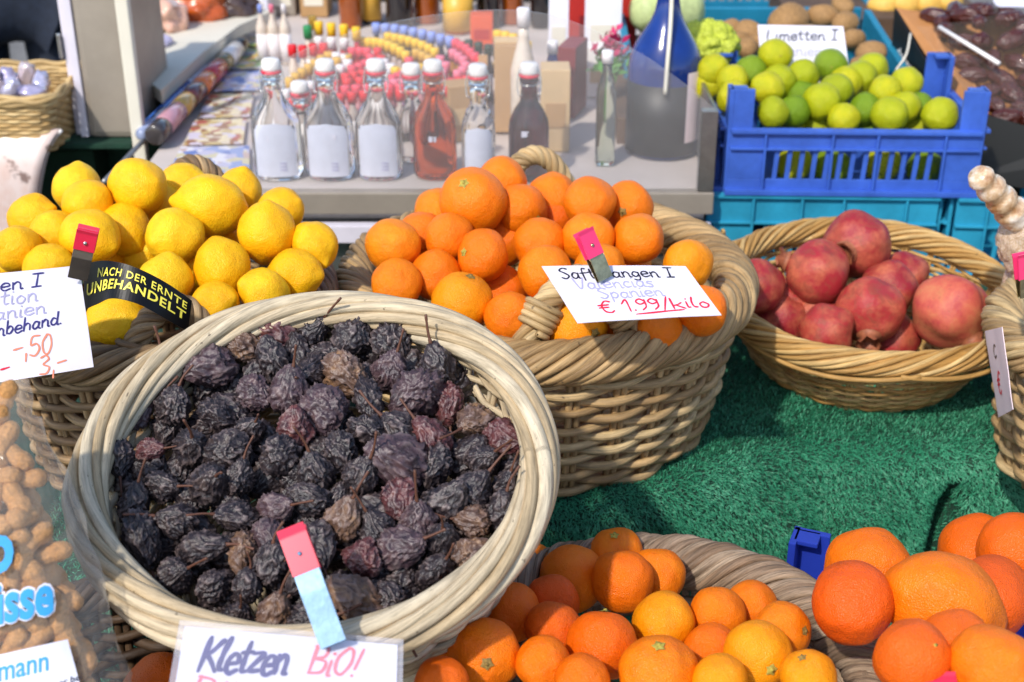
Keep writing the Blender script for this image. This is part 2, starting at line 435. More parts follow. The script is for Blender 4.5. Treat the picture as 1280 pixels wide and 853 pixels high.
ang = rng.uniform(0, 2*PI, nb); du /= np.linalg.norm(du, axis=1, keepdims=True); dv /= np.linalg.norm(dv, axis=1, keepdims=True)
lean = np.cos(ang)[:, None]*du + np.sin(ang)[:, None]*dv + .45*dv + .15*du
sd = np.cross(nrm, lean); sd /= np.linalg.norm(sd, axis=1, keepdims=True)
ln = rng.uniform(.0032, .0060, nb)[:, None]; w = rng.uniform(.00034, .00062, nb)[:, None]
mid = p0 + nrm*ln*.6 + lean*ln*.3; tip = p0 + nrm*ln*.85 + lean*ln*.85
V = np.stack([p0-sd*w, p0+sd*w, mid-sd*w, mid+sd*w, tip-sd*w*.5, tip+sd*w*.5], 1).reshape(-1, 3)
k = np.arange(nb)[:, None]*6
Q = np.concatenate([k+np.array([[0, 1, 3, 2]]), k+np.array([[2, 3, 5, 4]])], 0)
S = np.zeros((nb, 6, 3)); wear = np.array([mn.noise(Vector(q)*9)+.6*mn.noise(Vector(q)*30) for q in p0.tolist()]); S[..., 2] = np.clip(.62*rng.random(nb)+.19+.34*wear, 0, 1)[:, None]
pile = link('pile', mesh_np('pile', V, Q, S.reshape(-1, 3)), M['blade'], carp); pile['kind'] = 'stuff'

# ------------------------------------------------------------------ wicker baskets
def wob(n, amp, k=4):
    th = np.linspace(0, 2*PI, n, endpoint=False); r = np.zeros(n)
    for f in range(1, k+3): r += rng.normal()*np.cos(f*th+rng.uniform(0, 6.3))/f
    return amp*r/1.2
def rim_mesh(R, z, minor, strand_r, n_str, turns, oval=(1, 1), jit=.12, mz=1.0, core=True, frag=0):
    mb = MB(); n = 260
    th = np.linspace(0, 2*PI, n, endpoint=False)
    wr = wob(n, .004); wz = wob(n, .003)
    for s in range(n_str):
        ph = 2*PI*s/n_str + turns*th + wob(n, jit, 5)
        rr = minor*(1+wob(n, .05))
        ca, sa = np.cos(ph), np.sin(ph)*mz
        rad = R + wr + rr*ca
        P = np.stack([rad*np.cos(th)*oval[0], rad*np.sin(th)*oval[1], z + wz + rr*sa], -1)
        ref = np.stack([ca*np.cos(th), ca*np.sin(th), sa], -1)
        kn = np.exp(-((np.arange(n)-rng.integers(0, n))/2.2)**2)*.22+np.exp(-((np.arange(n)-rng.integers(0, n))/1.8)**2)*.18
        mb.tube(P, strand_r*rng.uniform(.74, 1.14)*(1+wob(n, .09)+kn), 8, True, ref)
    if core:
        P = np.stack([(R+wr)*np.cos(th)*oval[0], (R+wr)*np.sin(th)*oval[1], z+wz], -1)
        mb.tube(P, minor*.93*min(1, mz), 10, True, np.stack([np.cos(th), np.sin(th), 0*th], -1), rid=0.0)
    return mb.mesh('rim')
def handle(parent, R, z, ang, span, height, lean, mat, oval=(1, 1), n_str=5, sr=.0055, pr=.009, name='handle', out=.0, be=5):
    mb = MB(); n = 90; t = np.linspace(0, 1, n)
    aa = ang + (t-.5)*span
    sh = np.sin(PI*np.clip(t, 0, 1))**.6
    Rr = R + lean*sh + out
    P0 = np.stack([Rr*np.cos(aa)*oval[0], Rr*np.sin(aa)*oval[1], z - .02 + (height+.02)*sh], -1)
    T = np.gradient(P0, axis=0); T /= np.linalg.norm(T, axis=1, keepdims=True)
    rad = np.array([math.cos(ang), math.sin(ang), 0.]); Bn = np.cross(T, np.broadcast_to(rad, T.shape)); Bn /= np.linalg.norm(Bn, axis=1, keepdims=True); A = np.cross(Bn, T)
    for s in range(n_str):
        ph = 2*PI*s/n_str + t*2*PI*2.6
        off = np.cos(ph)[:, None]*A + np.sin(ph)[:, None]*Bn
        mb.tube(P0+off*pr, sr*rng.uniform(.9, 1.1), 8, False, off)
    h = mb.obj(name, mat, parent)
    for e in (be, n-1-be):                        # binding coils
        mb = MB(); c = P0[e]; Tn = T[e]; a0, b0 = A[e], Bn[e]
        m = 110; q = np.linspace(0, 1, m); ph = q*2*PI*4.5
        P = c + Tn*((q-.5)*.034)[:, None] + (np.cos(ph)[:, None]*a0+np.sin(ph)[:, None]*b0)*(pr+sr+.003)
        mb.tube(P, .0042, 7, False); mb.obj('binding', mat, h)
    return h
def basket(name, label, C, Rt, Rb, H, tilt, mat, row_h, wr, nst, str_, rim, group=None, oval=(1, 1), power=.7, rz=0, amp=None):
    """C: rim centre in the world"""
    root = empty(name, (0, 0, 0), label=label, cat='basket', group=group or 'wicker fruit baskets on the stall')
    nrm = Vector((0, -math.sin(tilt), math.cos(tilt)))
    root.location = Vector(C) - nrm*H; root.rotation_euler = (tilt, 0, rz)
    prof = lambda t: Rb + (Rt-Rb)*t**power
    mb = MB(); rows = int(H/row_h); per = 6; n = nst*per
    th = np.linspace(0, 2*PI, n, endpoint=False)
    amp = amp or wr*.85+str_*.5
    for i in range(rows):
        zz = (i+.6)*row_h
        off = amp*np.cos(nst*th/2 + PI*i)
        r = prof(zz/H) + off + wob(n, .0012)
        P = np.stack([r*np.cos(th)*oval[0], r*np.sin(th)*oval[1], zz+wob(n, row_h*.13)+row_h*.12*np.sin(nst*th/2+PI*i)], -1)
        mb.tube(P, wr*rng.uniform(.85, 1.12)*(1+wob(n, .04)), 7, True, np.stack([np.cos(th), np.sin(th), 0*th], -1))
    for k in range(nst):
        a = 2*PI*(k)/nst; tt = np.linspace(0, 1, 12)
        for dd in (-.5, .5):
            r = prof(tt); a2 = a + dd*2.1*str_/Rt
            P = np.stack([r*np.cos(a2)*oval[0], r*np.sin(a2)*oval[1], tt*H], -1)
            mb.tube(P, str_, 6, False)
    # woven base
    nr = int(Rb/(2.0*wr))
    for i in range(nr):
        r = (i+.7)*Rb/nr; m = 64; t2 = np.linspace(0, 2*PI, m, endpoint=False)
        P = np.stack([r*np.cos(t2)*oval[0], r*np.sin(t2)*oval[1], wr+.002*np.cos(12*t2+PI*i)], -1)
        mb.tube(P, wr*1.05, 6, True, np.array([0, 0, 1.]))
    mb.obj('wicker_body', mat, root)
    link('rim', rim_mesh(Rt, H, *rim, oval=oval), mat, root)
    return root
# dried pear basket (tilted to the viewer)
PC = Vector((-.175, 1.051, .9685)); PTILT = math.radians(17.7); PR = .201
bp = basket('wicker_basket', 'large pale round basket heaped with dried pears, tilted to the front', PC, PR, .145, .165, PTILT, M['w_pear'], .0085, .0036, 30, .0034,
       (.0140, .0060, 9, 2))
# orange basket
OC = Vector((.042, 1.612, .905)); OR = .243
bo = basket('wicker_basket', 'tan woven basket heaped with oranges behind the price sign', OC, OR, .205, .195, 0, M['w_orange'], .0118, .0054, 26, .0046,
       (.0215, .0062, 12, 7))
handle(bo, OR, .195, math.radians(-79.5), .68, .078, -.052, M['w_orange'], out=-.004, sr=.0066, pr=.0105, be=13)
handle(bo, OR, .195, math.radians(92), .50, .085, -.0, M['w_orange'])
# lemon basket
LC = Vector((-.425, 1.515, .925)); LR = .192
bl = basket('wicker_basket', 'brown woven basket heaped with lemons at the left', LC, LR, .160, .215, 0, M['w_lemon'], .0118, .0052, 24, .0044, (.019, .0060, 11, 6))
handle(bl, LR, .215, math.radians(88), .66, .100, -.0, M['w_lemon'])
handle(bl, LR, .215, math.radians(-72), .62, .055, -.03, M['w_lemon'])
# pomegranate basket
GC = Vector((.500, 1.75, .826)); GR = .202
bg = basket('wicker_basket', 'shallow golden straw basket holding pomegranates', GC, GR, .135, .117, math.radians(4), M['w_pom'], .0062, .0029, 30, .0026, (.0145, .0036, 11, 5), power=.75)
for a, L, up in ((2.55, .10, .05), (2.7, .07, .035)):                    # loose cane ends sticking out of its rim
    q = np.array([math.cos(a), math.sin(a), 0]); tq = np.array([-math.sin(a), math.cos(a), 0]); mb = MB()
    P = bez([q*(GR+.01)-tq*.06+[0, 0, .117], q*(GR+.018)-tq*.0+[0, 0, .13], q*(GR+.01)-tq*-.035+[0, 0, .117+up]], 20); mb.tube(P, .0035, 7); mb.obj('loose_cane', M['w_pom'], bg)
for a in (-1.6, -.5, 3.5):
    tt = np.linspace(a, a+1.3, 40); P = np.stack([(GR+.017)*np.cos(tt), (GR+.017)*np.sin(tt), .108-.012*np.sin((tt-a)/1.3*PI)], -1); mb = MB(); mb.tube(P, .0034, 7); mb.obj('loose_cane', M['w_pom'], bg)
# front orange basket
FC = Vector((.137, .985, .762)); FR = .205
bf = basket('wicker_basket', 'weathered grey basket of oranges in front of the turf', FC, FR, .175, .19, 0, M['w_front'], .0118, .0052, 24, .0046, (.0225, .0058, 13, 8))
bk_ = basket('wicker_basket', 'dark brown basket half hidden behind the peanut bag and below the lemons', Vector((-.395, 1.03, .735)), .145, .12, .165, 0, M['w_dark'], .0118, .0052, 22, .0044, (.014, .0055, 9, 6))
# basket at the right edge
RC = Vector((.790, 1.45, .895)); RR = .196
br = basket('wicker_basket', 'tan basket cut by the right edge with a red price tag', RC, RR, .17, .18, 0, M['w_orange'], .0118, .0054, 24, .0046, (.0205, .0060, 12, 6))

# ------------------------------------------------------------------ fruit meshes
def ico(sub):
    bm = bmesh.new(); bmesh.ops.create_icosphere(bm, subdivisions=sub, radius=1)
    V = np.array([v.co[:] for v in bm.verts]); Fc = np.array([[v.index for v in f.verts] for f in bm.faces]); bm.free(); return V, Fc
I3, I4, I5 = ico(3), ico(4), ico(5)
def lumps(V, f, amp, seed):
    o = Vector((seed*3.1, seed*1.7, seed*.9))
    return np.array([mn.noise(Vector(v)*f+o) for v in V])*amp
def citrus_mesh(name, kind, seed):
    V, Fc = I4; V = V.copy(); r = 1 + lumps(V, 1.1, .085, seed) + lumps(V, 2.6, .03, seed+5)
    z = V[:, 2]
    if kind == 'orange':
        r = r - .06*np.exp(-((1-z)/.03)) + .012*np.exp(-((1-z)/.12)) - .05*np.exp(-((1+z)/.02)) ; V = V*r[:, None]; V[:, 2] *= .90+.025*seed
    elif kind == 'lemon':
        V = V*r[:, None]; zz = V[:, 2].copy(); V[:, 2] = zz*1.12 + (.10+.05*(seed % 3))*np.exp(-((1-z)/.04)) - .10*np.exp(-((1+z)/.03))
        V[:, :2] *= (1-.08*np.abs(z)**2)[:, None]
    elif kind == 'navel':
        V = V*r[:, None]; V[:, 2] = V[:, 2]*(1.12+.05*seed) + .10*np.exp(-((1-z)/.05))
        V[:, :2] *= (1+.03*z)[:, None]
    elif kind == 'lime':
        V = V*r[:, None]; V[:, 2] = V[:, 2]*1.05 + .07*np.exp(-((1-z)/.04))
    elif kind == 'pom':
        r = 1 + lumps(V, 1.3, .12, seed)
        a = np.arctan2(V[:, 1], V[:, 0]); r = r + .045*np.cos(5*a+seed)*(1-z**2); V = V*r[:, None]
        V[:, 2] = V[:, 2]*.94 + .10*np.exp(-((1-z)/.05))
    return smooth(mesh_np(name, V, Fc))
def button_mesh(name, seed, r=.155):
    rr = random.Random(seed); V = [(0, 0, .985)]; n = 15
    for ring, (f, z) in enumerate(((.35, 1.005), (1, .965))):
        for k in range(n):
            a = 2*PI*k/n; q = r*f*(1+.28*math.cos(5*a)*(ring) + rr.uniform(-.1, .1)); V.append((q*math.cos(a), q*math.sin(a), z+rr.uniform(-.008, .008)))
    Fc = [(0, 1+k, 1+(k+1) % n) for k in range(n)]+[(1+k, 1+n+k, 1+n+(k+1) % n, 1+(k+1) % n) for k in range(n)]
    # short stalk stub
    b = len(V); m = 7
    for z in (.97, 1.05):
        for k in range(m):
            a = 2*PI*k/m; q = r*.34*(1+rr.uniform(-.15, .15)); V.append((q*math.cos(a), q*math.sin(a), z+rr.uniform(-.01, .01)))
    Fc += [(b+k, b+(k+1) % m, b+m+(k+1) % m, b+m+k) for k in range(m)]+[tuple(b+m+k for k in range(m))]
    return mesh_np(name, V, Fc)
def crown_mesh(name, seed):
    rr = random.Random(seed); V = []; Fc = []; n = 12
    for ring, (f, z) in enumerate(((.30, .93), (.20, 1.06), (.24, 1.17), (.30, 1.27))):
        for k in range(n):
            a = 2*PI*k/n; zz = z + (rr.uniform(.0, .09) if k % 2 == 0 else -.09)*(ring == 3); V.append((f*math.cos(a), f*math.sin(a), zz))
    for i in range(3):
        for k in range(n): Fc.append((i*n+k, i*n+(k+1) % n, (i+1)*n+(k+1) % n, (i+1)*n+k))
    V.append((0, 0, 1.06)); c = len(V)-1
    Fc += [(c, n+(k+1) % n, n+k) for k in range(n)]
    return mesh_np(name, V, Fc)
MESH = {}
for kd in ('orange', 'lemon', 'navel', 'lime', 'pom'):
    MESH[kd] = [citrus_mesh(kd, kd, s) for s in range(4)]
BUT = [button_mesh('stem_button', s) for s in range(3)]
CRN = [crown_mesh('crown', s) for s in range(3)]
def place_fruit(kind, C, rx, ry, axis, mat, name, label, cat, group, but=True, butmat=None, spin=None):
    me0 = random.choice(MESH[kind])
    key = (me0.name, mat.name)
    if key not in CACHE:
        m2 = me0.copy(); m2.name = name; m2.materials.clear(); m2.materials.append(mat); CACHE[key] = m2
    o = bpy.data.objects.new(name, CACHE[key]); COL.objects.link(o)
    q = Vector((0, 0, 1)).rotation_difference(axis) @ Quaternion((0, 0, 1), random.uniform(0, 6.28))
    o.rotation_mode = 'QUATERNION'; o.rotation_quaternion = q
    o.location = C; o.scale = (rx, rx, ry)
    props(o, label, cat, group)
    if but:
        bm_ = random.choice(CRN if kind == 'pom' else BUT)
        bmt = butmat or (M['pom_crown'] if kind == 'pom' else random.choice([M['stem'], M['stem_brown']]))
        key = (bm_.name, bmt.name)
        if key not in CACHE:
            m2 = bm_.copy(); m2.materials.clear(); m2.materials.append(bmt); CACHE[key] = m2
        b = bpy.data.objects.new('crown' if kind == 'pom' else 'stem_button', CACHE[key]); COL.objects.link(b); b.parent = o
        zs = {'orange': .955, 'lemon': -1, 'navel': -1, 'lime': -1, 'pom': .98}[kind]
        if zs == -1:      # stem at the end away from the nipple
            b.rotation_euler = (PI, 0, 0); b.scale = (1, 1, 1.06 if kind != 'lime' else .99)
            if kind == 'navel': b.scale = (.9, .9, 1.1)
        elif kind == 'pom': b.scale = (1.25, 1.25, zs*1.04)
        else: b.scale = (1, 1, zs)
    return o
CACHE = {}
def axis_or_random(a):
    if a is not None: return view_axis(a)
    v = Vector((random.gauss(0, 1), random.gauss(0, 1), random.gauss(0, 1))).normalized(); return v
def heap(lst, plane, kind, name, cat, group, mat_of, ratio, maxback=.07, buts=.8, obst=(), least=0, tol=.9, ymin=0):
    """lst: (px, py, w, h, label[, axis[, mat]]) front ones first; each keeps its place in the heap and slides back until it touches its neighbours"""
    placed = list(obst); out = []
    for it in lst:
        px, py, w, h, label = it[:5]; ax = it[5] if len(it) > 5 else None; mat = it[6] if len(it) > 6 else None
        d = d0 = plane_hit(px, py, *plane); rp = max((w+h)/4*1.02, least/2)
        for _ in range(90):
            r = rp*d/F; C = PD(px, py, d)
            if C.y-r*.95 < ymin: d += .004; d0 = d; continue
            if all((C-c).length > tol*(r+rr) for c, rr in placed) or d-d0 > maxback: break
            d += .003
        placed.append((C, r)); a = axis_or_random(ax)
        kk = ratio**(1/3)
        out.append(place_fruit(kind, C, r/kk*(1 if ratio == 1 else 1.02), r/kk*1.0, a, M[mat] if mat else mat_of(), name, label, cat, group, random.random() < buts))
    return out

# ---------------- lemons
G_L = 'lemons heaped in the brown basket'
lem = [(145,406,82,70,'lemon low under the black label, shaded by the white sign',(.9,.1,.4)),
 (208,352,70,66,'lemon right behind the black label strip',(.2,.9,.4)),
 (269,380,62,52,'half hidden lemon just above the pear basket rim, right of the label',(.8,.2,.5)),
 (330,366,68,54,'lemon at the front right, flat against the pear basket rim',(-.8,.3,.5)),
 (277,334,74,68,'round lemon in the front middle with a brown stem dot below',(-.3,.85,-.25)),
 (369,343,74,58,'lemon at the right edge with its tip pointing right',(.9,-.1,.3)),
 (333,291,68,74,'upright lemon on the right with a green stem end on top',(-.1,-.9,-.3)),
 (219,296,72,70,'plump round lemon in the centre of the heap',(-.5,-.2,.8)),
 (112,297,80,62,'long lemon lying behind the red clip',(.8,-.3,.3)),
 (263,258,90,70,'big long lemon on top with its tip pointing left',(-.95,.12,.2)),
 (155,288,66,64,'lemon left of centre with its tip pointing down right',(.6,-.65,.4)),
 (172,233,70,72,'topmost round lemon with its green stem facing right',(-.75,-.1,-.62)),
 (23,312,62,56,'lemon at the left above the white sign',(-.4,.2,.8)),
 (68,293,54,58,'lemon between the left edge ones and the long lemon',(-.5,.1,.8)),
 (110,254,62,52,'lemon tucked under the pointed one at top left',(.7,.4,.3)),
 (41,272,62,48,'lemon high on the left side of the heap',(.8,.3,.3)),
 (97,236,62,58,'pointed lemon at the top left, tip upwards',(.1,.95,.2)),
 (393,306,58,58,'lemon furthest to the right of the heap',(.4,-.7,.4)),
 (297,241,46,60,'lemon peeping out behind the big long one',(.3,.8,.3)),
 (203,258,50,50,'lemon between the topmost and the big long one',(-.3,.2,.9)),
 (350,264,52,48,'lemon behind the upright one at the right',(.7,.3,.4)),
 (8,328,44,44,'lemon at the far left cut by the picture edge',(.2,.4,.9)),
 (62,334,52,40,'lemon just showing over the top of the white sign',(.9,.2,.2)),
 (130,322,50,48,'lemon directly behind the clip with a red end',(.3,.5,.7)),
 (172,392,60,60,'lemon sunk behind the black label near the handle',(.3,.4,.7)),
 (182,318,40,40,'small lemon in the gap left of the central one',(.4,.1,.8)),
 (278,299,54,50,'lemon deep in the gap under the big long one',(.4,.3,.8)),
 (234,344,50,50,'lemon sunk behind the front middle one',(.5,.5,.6)),
 (228,234,40,34,'lemon at the very back near the handle',(.8,.2,.3))]
heap(lem, (1.36, .958, .373), 'lemon', 'lemon', 'lemon', G_L, lambda: M['lemon'], 1.12, .09, .55, least=60, ymin=1.335)

# ---------------- oranges in the middle basket
G_O = 'oranges heaped in the tan basket'
ora = [(722,409,86,66,'orange at the front under the lower left corner of the price sign',(.5,-.2,.7),'orange_gold'),
 (578,377,76,74,'golden orange with green stem at the left front of the middle basket',(.3,.85,.4),'orange_gold'),
 (637,396,66,60,'orange beside the front handle, left of the sign',(-.3,.2,-.9),'orange_deep'),
 (879,389,62,58,'orange at the right under the red price figures',(.6,.1,-.7),'orange_deep'),
 (823,414,70,52,'orange below the sign right of the bound handle',(.2,.4,-.8)),
 (682,341,76,62,'orange touching the top left corner of the sign',(.3,.2,-.9)),
 (859,331,68,62,'yellowish orange alone at the right rim',(-.5,.3,-.7),'orange_gold'),
 (496,355,66,54,'orange low at the left rim of the middle basket',(-.4,-.3,-.8)),
 (545,344,54,56,'orange between the left rim one and the golden one',(-.2,.2,-.9)),
 (604,320,70,60,'orange in the middle with a stem mark at its left',(-.75,.1,.6)),
 (491,307,74,62,'orange at the upper left resting on the rim one',(.1,-.5,-.8)),
 (735,298,68,64,'orange behind the pink clip',(.2,.5,-.8)),
 (798,299,62,66,'orange at the right shoulder of the heap',(.5,-.3,-.8)),
 (591,251,82,82,'topmost big orange of the middle heap with a star shaped mark',(-.25,.45,.82)),
 (675,306,72,60,'orange in the centre, just above the sign corner',(.2,.1,-.9)),
 (652,262,62,70,'orange right of the topmost big one',(.6,-.45,.6)),
 (737,253,68,62,'orange near the top right of the heap',(-.3,-.2,-.9)),
 (785,258,48,48,'orange at the back right with a brown navel',(-.3,-.3,.85)),
 (561,297,50,54,'orange left of the one with the stem mark',(-.5,.2,-.8)),
 (528,296,44,48,'orange half hidden behind the upper left one',(.2,.3,-.9)),
 (548,267,42,42,'orange tucked under the left of the topmost big one',(.2,.1,-.9)),
 (627,362,44,42,'orange sunk between the golden one and the centre',(.3,.2,-.9),'orange_deep'),
 (750,336,60,58,'orange hidden under the clip and the sign',(.3,.2,-.9)),
 (782,335,52,48,'orange showing above the sign at the right of the clip',(.3,.3,-.9)),
 (690,248,44,50,'orange at the back between the two upper ones',(.4,.2,-.9)),
 (627,228,44,36,'orange at the very back below the rear handle',(.4,.2,-.9)),
 (692,272,40,40,'shaded orange deep behind the centre right',(.4,.2,-.9),'orange_deep'),
 (672,406,40,44,'reddish orange inside the front handle loop',(.4,.2,-.9),'orange_red'),
 (676,431,34,32,'small glimpse of orange low at the left foot of the handle',(.4,.2,-.9)),
 (770,431,40,34,'orange low between the two feet of the handle',(.4,.2,-.9)),
 (632,300,44,44,'orange sunk behind the one with the stem mark',(.4,.2,-.9),'orange_deep'),
 (776,410,50,46,'shaded orange under the middle of the sign',(.4,.2,-.9),'orange_deep')]
heap(ora, (1.40, .936, .33), 'orange', 'orange', 'orange', G_O, lambda: M['orange'], 1, .10, .9, least=64, ymin=1.385)

# ---------------- front oranges
G_F = 'oranges in the weathered front basket'
fro = [(823,842,108,88,'large front orange with a green stalk, cut by the bottom edge',(-.05,.85,.5),'orange_deep'),
 (605,819,92,88,'orange with a dark stem button facing out, below the pear basket rim',(.1,-.02,1),'orange_deep'),
 (947,820,86,86,'golden orange with a stem scar at lower right',(.25,-.2,.95),'orange_gold'),
 (753,806,86,88,'big round orange with a greenish top in the middle of the front basket',(.1,.9,-.3),'orange_deep'),
 (830,779,80,74,'smooth golden orange at the centre of the front basket',(-.2,-.5,-.8),'orange_gold'),
 (680,830,70,68,'mottled orange between the stem faced one and the big round one',(-.3,.1,-.9),'orange_deep'),
 (978,789,74,68,'orange at the right with a pale stem facing right',(.7,.15,.7),'orange'),
 (637,766,76,74,'orange tucked under the pear basket rim',(.3,-.2,-.9),'orange_deep'),
 (778,727,76,78,'clean orange at the top of the front basket',(.45,.1,-.85),'orange_deep'),
 (716,723,78,88,'orange with scuffed skin at the upper left of the front basket',(-.5,-.2,-.8),'orange_deep'),
 (897,768,72,56,'orange below the twisted rim, right of centre',(.2,.3,-.9),'orange'),
 (888,814,58,56,'orange sunk beside the golden stem scar one',(.2,.3,-.9),'orange_deep'),
 (1010,846,66,54,'golden orange at the right bottom inside the twisted rim',(-.3,.8,.4),'orange_gold'),
 (692,786,58,54,'reddish orange sunk between its neighbours',(.2,.3,-.9),'orange_red'),
 (822,720,50,48,'orange half behind the clean one at the top',(.5,.1,-.85),'orange_deep'),
 (938,761,46,38,'orange peeping between two others under the rim',(.2,.3,-.9),'orange_deep'),
 (900,852,60,40,'orange at the bottom edge left of the golden one',(.2,.3,-.9),'orange_gold'),
 (727,852,60,40,'orange at the bottom edge under the big round one',(.2,.3,-.9),'orange_deep'),
 (664,712,46,62,'shaded orange right behind the pear basket rim',(.2,.3,-.9),'orange_deep'),
 (548,822,48,54,'orange left of the stem faced one, under the rim',(.2,.3,-.9),'orange_deep'),
 (552,856,48,30,'orange at the bottom edge beside the pear sign',(.2,.3,-.9),'orange_deep'),
 (770,694,46,30,'orange at the very back with a green stalk against the rim',(-.1,.8,.5),'orange_deep'),
 (690,752,40,40,'orange deep in the dark gap below the scuffed one',(.2,.3,-.9),'orange_red')]
heap(fro, (1.12, .793, -.235), 'orange', 'orange', 'orange', G_F, lambda: M['orange_deep'], 1, .06, .95, least=70)

# ---------------- big oranges in the blue crate
G_B = 'large navel oranges in the blue crate'
big = [(1177,752,136,116,'big oblong navel orange on top with its tip at lower right',(.9,-.28,.3),'orange_deep'),
 (1066,753,112,92,'reddish flattened orange at the left of the blue crate',(.1,.35,-.92),'orange_red'),
 (1140,824,100,86,'orange low in front of the big oblong one',(-.3,-.5,-.8),'orange_red'),
 (1240,834,112,92,'orange at the bottom right corner of the picture',(-.5,.2,-.8),'orange_deep'),
 (1274,690,84,106,'large orange at the right edge, high on the pile',(-.75,.2,.6),'orange_deep'),
 (1238,748,92,110,'reddish orange behind the big oblong one',(.4,.2,-.8),'orange_red'),
 (1083,708,86,60,'orange behind the reddish one at the back left',(.6,.2,.7),'orange_deep'),
 (1222,692,50,44,'orange peeping out at the back by the turf',(.4,.2,-.8),'orange_deep'),
 (1196,812,70,60,'shaded orange in the gap under the big oblong one',(.4,.2,-.8),'orange_deep')]
heap(big, (.985, .858, -.33), 'navel', 'navel_orange', 'orange', G_B, lambda: M['orange_deep'], 1.12, .07, .95, least=98)
o = place_fruit('orange', PD(203, 868, 1.24), .037, .037, view_axis((.1, -.3, .9)), M['orange_deep'], 'orange', 'single orange on the dark basket left of the pear sign', 'orange', None, True)

# ---------------- limes
G_M = 'limes in the blue slatted crate'
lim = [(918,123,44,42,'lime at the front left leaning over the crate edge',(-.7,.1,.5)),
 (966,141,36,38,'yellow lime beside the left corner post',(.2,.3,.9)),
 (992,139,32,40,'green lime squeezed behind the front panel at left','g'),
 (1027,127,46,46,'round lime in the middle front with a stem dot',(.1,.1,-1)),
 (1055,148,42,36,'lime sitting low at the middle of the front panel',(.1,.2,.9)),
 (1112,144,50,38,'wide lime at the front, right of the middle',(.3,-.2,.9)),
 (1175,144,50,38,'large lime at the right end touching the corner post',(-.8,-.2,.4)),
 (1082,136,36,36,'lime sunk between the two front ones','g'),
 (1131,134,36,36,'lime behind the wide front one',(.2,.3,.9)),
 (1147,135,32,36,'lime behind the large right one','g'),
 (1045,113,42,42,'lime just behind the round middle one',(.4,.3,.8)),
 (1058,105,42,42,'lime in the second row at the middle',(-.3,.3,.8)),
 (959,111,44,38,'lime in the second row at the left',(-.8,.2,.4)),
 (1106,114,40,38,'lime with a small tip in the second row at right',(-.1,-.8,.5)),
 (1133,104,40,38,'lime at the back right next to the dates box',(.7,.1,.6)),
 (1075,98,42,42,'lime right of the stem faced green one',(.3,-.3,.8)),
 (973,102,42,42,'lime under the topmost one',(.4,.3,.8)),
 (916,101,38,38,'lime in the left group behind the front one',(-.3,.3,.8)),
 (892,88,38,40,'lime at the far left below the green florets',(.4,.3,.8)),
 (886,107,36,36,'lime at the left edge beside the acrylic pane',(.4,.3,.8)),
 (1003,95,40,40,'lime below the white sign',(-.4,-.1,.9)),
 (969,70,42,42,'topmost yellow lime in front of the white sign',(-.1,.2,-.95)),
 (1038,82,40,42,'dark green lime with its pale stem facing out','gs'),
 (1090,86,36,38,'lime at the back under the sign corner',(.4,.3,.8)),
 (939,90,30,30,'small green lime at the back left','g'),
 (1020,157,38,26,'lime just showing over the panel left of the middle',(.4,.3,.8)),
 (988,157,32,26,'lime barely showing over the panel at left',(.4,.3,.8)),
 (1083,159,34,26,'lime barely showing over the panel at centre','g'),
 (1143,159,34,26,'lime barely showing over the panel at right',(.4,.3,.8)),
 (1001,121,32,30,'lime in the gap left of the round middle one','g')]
l2 = []
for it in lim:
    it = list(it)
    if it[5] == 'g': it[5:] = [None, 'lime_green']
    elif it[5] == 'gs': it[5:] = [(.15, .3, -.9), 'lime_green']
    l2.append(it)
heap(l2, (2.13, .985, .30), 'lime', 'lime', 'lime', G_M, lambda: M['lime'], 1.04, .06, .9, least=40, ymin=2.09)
for k, px in enumerate((992, 1040, 1103, 1156)):
    place_fruit('lime', PY(px, 206+k % 2*4, 2.145), .030, .033, axis_or_random(None), M['lime_green' if k % 2 else 'lime'], 'lime',
                f'lime seen through the crate slats, {ordn(k)} of four from the left', 'lime', G_M)

# ---------------- pomegranates
G_P = 'pomegranates in the golden basket'
pom = [(1087,388,88,76,'dark crimson pomegranate in the middle with its crown pointing down',(-.15,-.75,.5)),
 (1187,389,102,86,'largest pomegranate, pale and rough, at the right of its basket',(.45,-.8,.4),'pom_pale'),
 (1021,341,80,80,'pomegranate at the left with its crown pointing left',(-.9,.35,-.1)),
 (945,359,70,68,'bright crimson pomegranate at the left rim',(-.5,.1,-.8)),
 (1071,306,84,80,'topmost pomegranate at the back, crown facing lower left',(-.55,-.3,.75)),
 (1033,414,60,40,'pomegranate low at the front rim left of centre',(.3,-.3,-.9)),
 (1115,424,60,36,'pomegranate just showing over the front rim',(.2,-.3,-.9)),
 (1020,394,56,46,'pomegranate sunk below the one with the left crown',(.3,.3,-.9)),
 (1111,360,66,56,'pomegranate behind the dark crimson one',(.3,.3,-.9)),
 (1127,348,50,48,'pomegranate at the back right in the shade of the top one',(.3,.3,-.9)),
 (987,384,44,44,'pomegranate sunk beside the left rim',(.3,.3,-.9)),
 (976,400,40,30,'pomegranate low at the left front rim',(.3,.3,-.9))]
heap(pom, (1.65, .812, .33), 'pom', 'pomegranate', 'pomegranate', G_P, lambda: M['pom'], 1, .08, 1, least=68)
